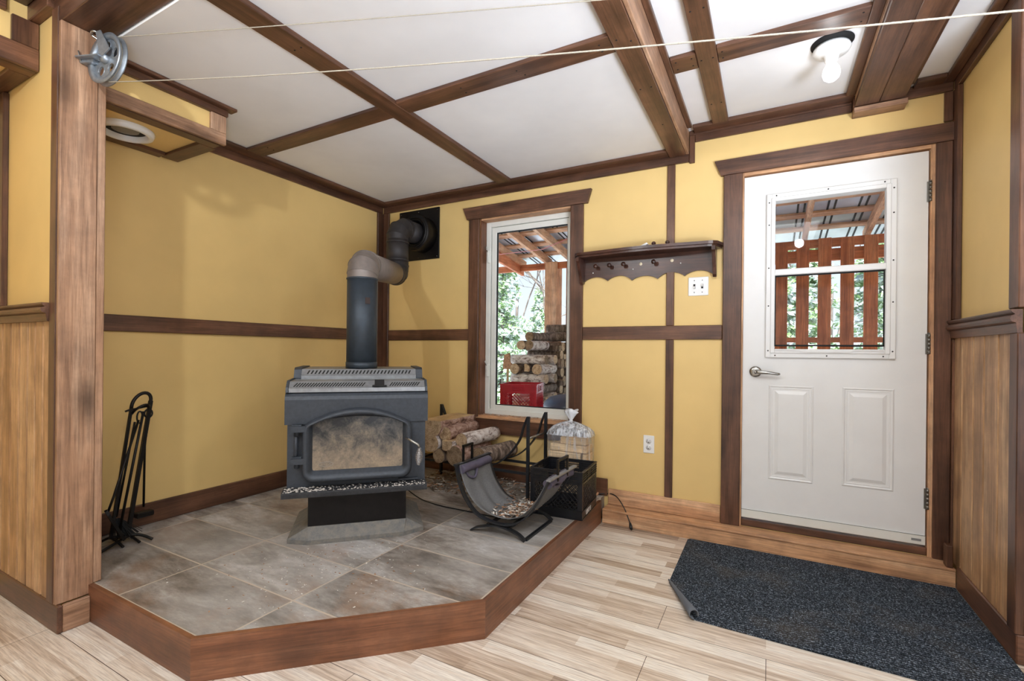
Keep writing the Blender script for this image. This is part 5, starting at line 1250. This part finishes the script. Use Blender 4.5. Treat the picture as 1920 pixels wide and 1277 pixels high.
# red crate on a bench
sthing('porch_bench', MB().box(-2.4, -1.5, 3.34, 3.86, .53, .57).box(-2.36, -2.30, 3.4, 3.46, -.05, .53).box(-1.6, -1.54, 3.4, 3.46, -.05, .53).box(-2.36, -2.30, 3.74, 3.8, -.05, .53).box(-1.6, -1.54, 3.74, 3.8, -.05, .53), CE('X'), 'plain plank bench outside under the window', 'bench')
an2 = R(38)
rcv, PR, UR, VR = milk_crate('red_milk_crate', (-1.87, 3.645, .575), R(14), .31, .272, M_red, 'bright red plastic milk crate outside the window on the bench')
mb_ = MB()
for A, B, out in ((PR(-.153, -.153, 0), PR(.153, -.153, 0), -VR), (PR(.153, -.153, 0), PR(.153, .153, 0), UR)):
    dd_ = (B - A).normalized(); mb_.obox((A + B) / 2 + Vector((0, 0, .235)) + out * -.006, dd_, out, (0, 0, 1), .15, .001, .033)
    for sg_ in (-1, 1): mb_.obox((A + B) / 2 + dd_ * .125 * sg_ + Vector((0, 0, .13)) + out * -.006, dd_, out, (0, 0, 1), .028, .001, .08)
mb_.build('solid_web', M_red, rcv)
pk_ink = plain('pale_pink_print', srgb(222, 150, 150), .6)
text('printed_name', 'Silverwood', .047, PR(.022, -.1565, .031), UR, (0, 0, 1), pk_ink, rcv)
MB().lathe([(.013, 0), (.013, .0006), (0, .0007)], PR(-.115, -.1562, .030), -VR, 20).build('round_emblem', pk_ink, rcv)
text('printed_name', 'Sealtest', .062, PR(.1565, .0, .040), VR, (0, 0, 1), M_white_ink, rcv, .35, .001)
MB().obox(PR(.157, .0, .012), VR, UR, (0, 0, 1), .11, .0006, .0018).build('underline', M_white_ink, rcv)
# dark domed bin lid at the right
bn = empty('covered_bin', (-1.62, 4.22, -.05), 'dark blue domed plastic bin outside the window beside the red crate', 'bin')
MB().lathe([(.20, -.05), (.235, .55), (.24, .60)], (-1.66, 4.22, 0), (0, 0, 1), 36).build('bin_body', M_bin, bn)
MB().lathe([(.25, .595), (.25, .615), (.235, .65), (.19, .69), (.11, .712), (0, .72)], (-1.66, 4.22, 0), (0, 0, 1), 36).build('domed_lid', M_bin, bn)
sp_ = empty('broom', (-2.6, 4.7, -.05), 'old broom standing head up outside behind the red crate', 'broom')
MB().tube([(-2.62, 4.72, -.05), (-2.60, 4.7, .92)], .013, 8).build('handle', PN('Z'), sp_)
MB().add([(-2.66, 4.69, .92), (-2.53, 4.69, .92), (-2.53, 4.72, .92), (-2.66, 4.72, .92), (-2.645, 4.69, 1.08), (-2.585, 4.69, 1.10), (-2.585, 4.72, 1.10), (-2.645, 4.72, 1.08)], [(0, 1, 5, 4), (1, 2, 6, 5), (2, 3, 7, 6), (3, 0, 4, 7), (4, 5, 6, 7), (3, 2, 1, 0)]).build('bristles', M_shav, sp_)
sthing('wire_line', MB().tube([(-2.863, 4.35, 2.30), (-2.3, 3.98, 2.06), (-1.7, 3.66, 1.99), (-1.0, 3.2965, 2.06)], .003, 6), plain('pink_wire', srgb(210, 130, 140), .5), 'thin pink wire strung across the porch outside the window', 'wire')

# trees
def conifer(seed, h=7.0, rad=1.6):
    rn = random.Random(seed); mb = MB(); tr = MB(); tr.tube([(0, 0, 0), (rn.uniform(-.1, .1), 0, h * .5), (0, 0, h * .97)], [.11, .07, .015], 8)
    nb = 150
    for i in range(nb):
        t = (i + rn.random()) / nb; z = .15 + t * (h - .2); L_ = rad * (1 - t) ** .75 * rn.uniform(.7, 1.1) + .12; a = rn.uniform(0, 2 * pi)
        d = Vector((cos(a), sin(a), 0)); sd_ = Vector((-sin(a), cos(a), 0))
        tip = Vector((0, 0, z)) + d * L_ + Vector((0, 0, -.22 * L_ + .1))
        tr.tube([(0, 0, z), tuple(tip)], [.014, .003], 4, False)
        m_ = int(14 + L_ * 36)
        for k in range(m_):
            f = rn.uniform(.15, 1.05); c = Vector((0, 0, z)).lerp(tip, f) + sd_ * rn.uniform(-.26, .26) * (1.1 - f * .5) + Vector((0, 0, rn.uniform(-.16, .06)))
            s_ = rn.uniform(.06, .14); u = Vector((rn.gauss(0, 1), rn.gauss(0, 1), rn.gauss(0, .5))).normalized(); v_ = u.cross(Vector((rn.gauss(0, 1), rn.gauss(0, 1), rn.gauss(0, 1)))).normalized()
            mb.add([c - u * s_, c + v_ * s_ * .45, c + u * s_, c - v_ * s_ * .45 + Vector((0, 0, .02))], [(0, 1, 2, 3)])
    return mb, tr
tsrc = []
def tree(i, x, y, rz, sc, label):
    if i >= len(tsrc):
        mb, tr = conifer(50 + i); root = empty('cedar_tree', (0, 0, -.65), label, 'tree', 'snowy cedars beyond the porch')
        root['_o'] = (0, 0, 0); mb.build('foliage', M_leaf, root); tr.build('trunk', M_trunk, root); tsrc.append(root)
    else: root = copy_tree(tsrc[i]); root['label'] = label
    root.location = (x, y, -.66); root.rotation_euler = (0, 0, rz); root.scale = (sc, sc, sc); return root
tree(0, -5.35, 9.4, 0, .60, 'full snowy cedar nearest the house beyond the window'); tree(1, -4.75, 10.8, 1, .42, 'smaller snowy cedar right of the full cedar, beyond the window')
tree(2, -7.3, 12.6, 2, .62, 'snowy cedar farther left beyond the window')
for i, (x, y, r_, s_, lb) in enumerate([(.5, 9.5, 1, .62, 'leftmost snowy cedar behind the porch slats'), (1.9, 10.2, 2.5, .75, 'tall snowy cedar in the middle behind the porch slats'), (3.3, 9.6, 4, .85, 'snowy cedar at the right behind the porch slats'), (-.6, 13, 5, .6, 'far snowy cedar left behind the porch slats'), (2.6, 15, .3, .7, 'distant snowy cedar seen between two nearer ones behind the slats'), (-9.4, 16, .9, .7, 'distant snowy cedar at the far left beyond the window'), (-8.0, 17, .7, .62, 'distant snowy cedar low behind the woodpile')]):
    tree(i % 3, x, y, r_, s_, lb)
def bare(seed):
    rn = random.Random(seed); mb = MB()
    def br_(p, d, L_, r_, lv):
        q = p + d * L_; mb.tube([p, p.lerp(q, .5) + Vector((rn.uniform(-.04, .04), rn.uniform(-.04, .04), 0)) * L_, q], [r_, r_ * .8, r_ * .6], 4, False)
        if lv == 0: return
        for _ in range(3 if lv > 1 else 4):
            nd = (d + Vector((rn.gauss(0, .55), rn.gauss(0, .55), rn.gauss(.1, .3)))).normalized(); br_(p.lerp(q, rn.uniform(.45, 1)), nd, L_ * rn.uniform(.5, .75), r_ * .55, lv - 1)
    br_(Vector((0, 0, 0)), Vector((0, 0, 1)), 3.2, .06, 5)
    return mb
b0 = bare(3).build('bare_tree', M_trunk, origin=(0, 0, 0)); tag(b0, 'bare leafless tree left of centre beyond the window', 'tree', 'bare trees beyond the porch')
for i, (x, y, s_, lb) in enumerate([(-5.3, 12.5, 1.0, b0['label']), (-7.4, 14, 1.2, 'bare leafless tree behind the full cedar beyond the window'), (-4.1, 14.5, 1.1, 'bare leafless tree next to the porch post beyond the window'), (1.2, 12.5, 1.0, 'bare leafless tree among the cedars behind the slats'), (-.4, 11.5, .9, 'bare leafless tree at the left behind the slats')]):
    o = b0 if i == 0 else b0.copy()
    if i: COL.objects.link(o)
    o.location = (x, y, -.66); o.scale = (s_,) * 3; o.rotation_euler = (0, 0, i * 1.7); o['label'] = lb
for o in bpy.data.objects:
    if '_o' in o: del o['_o']
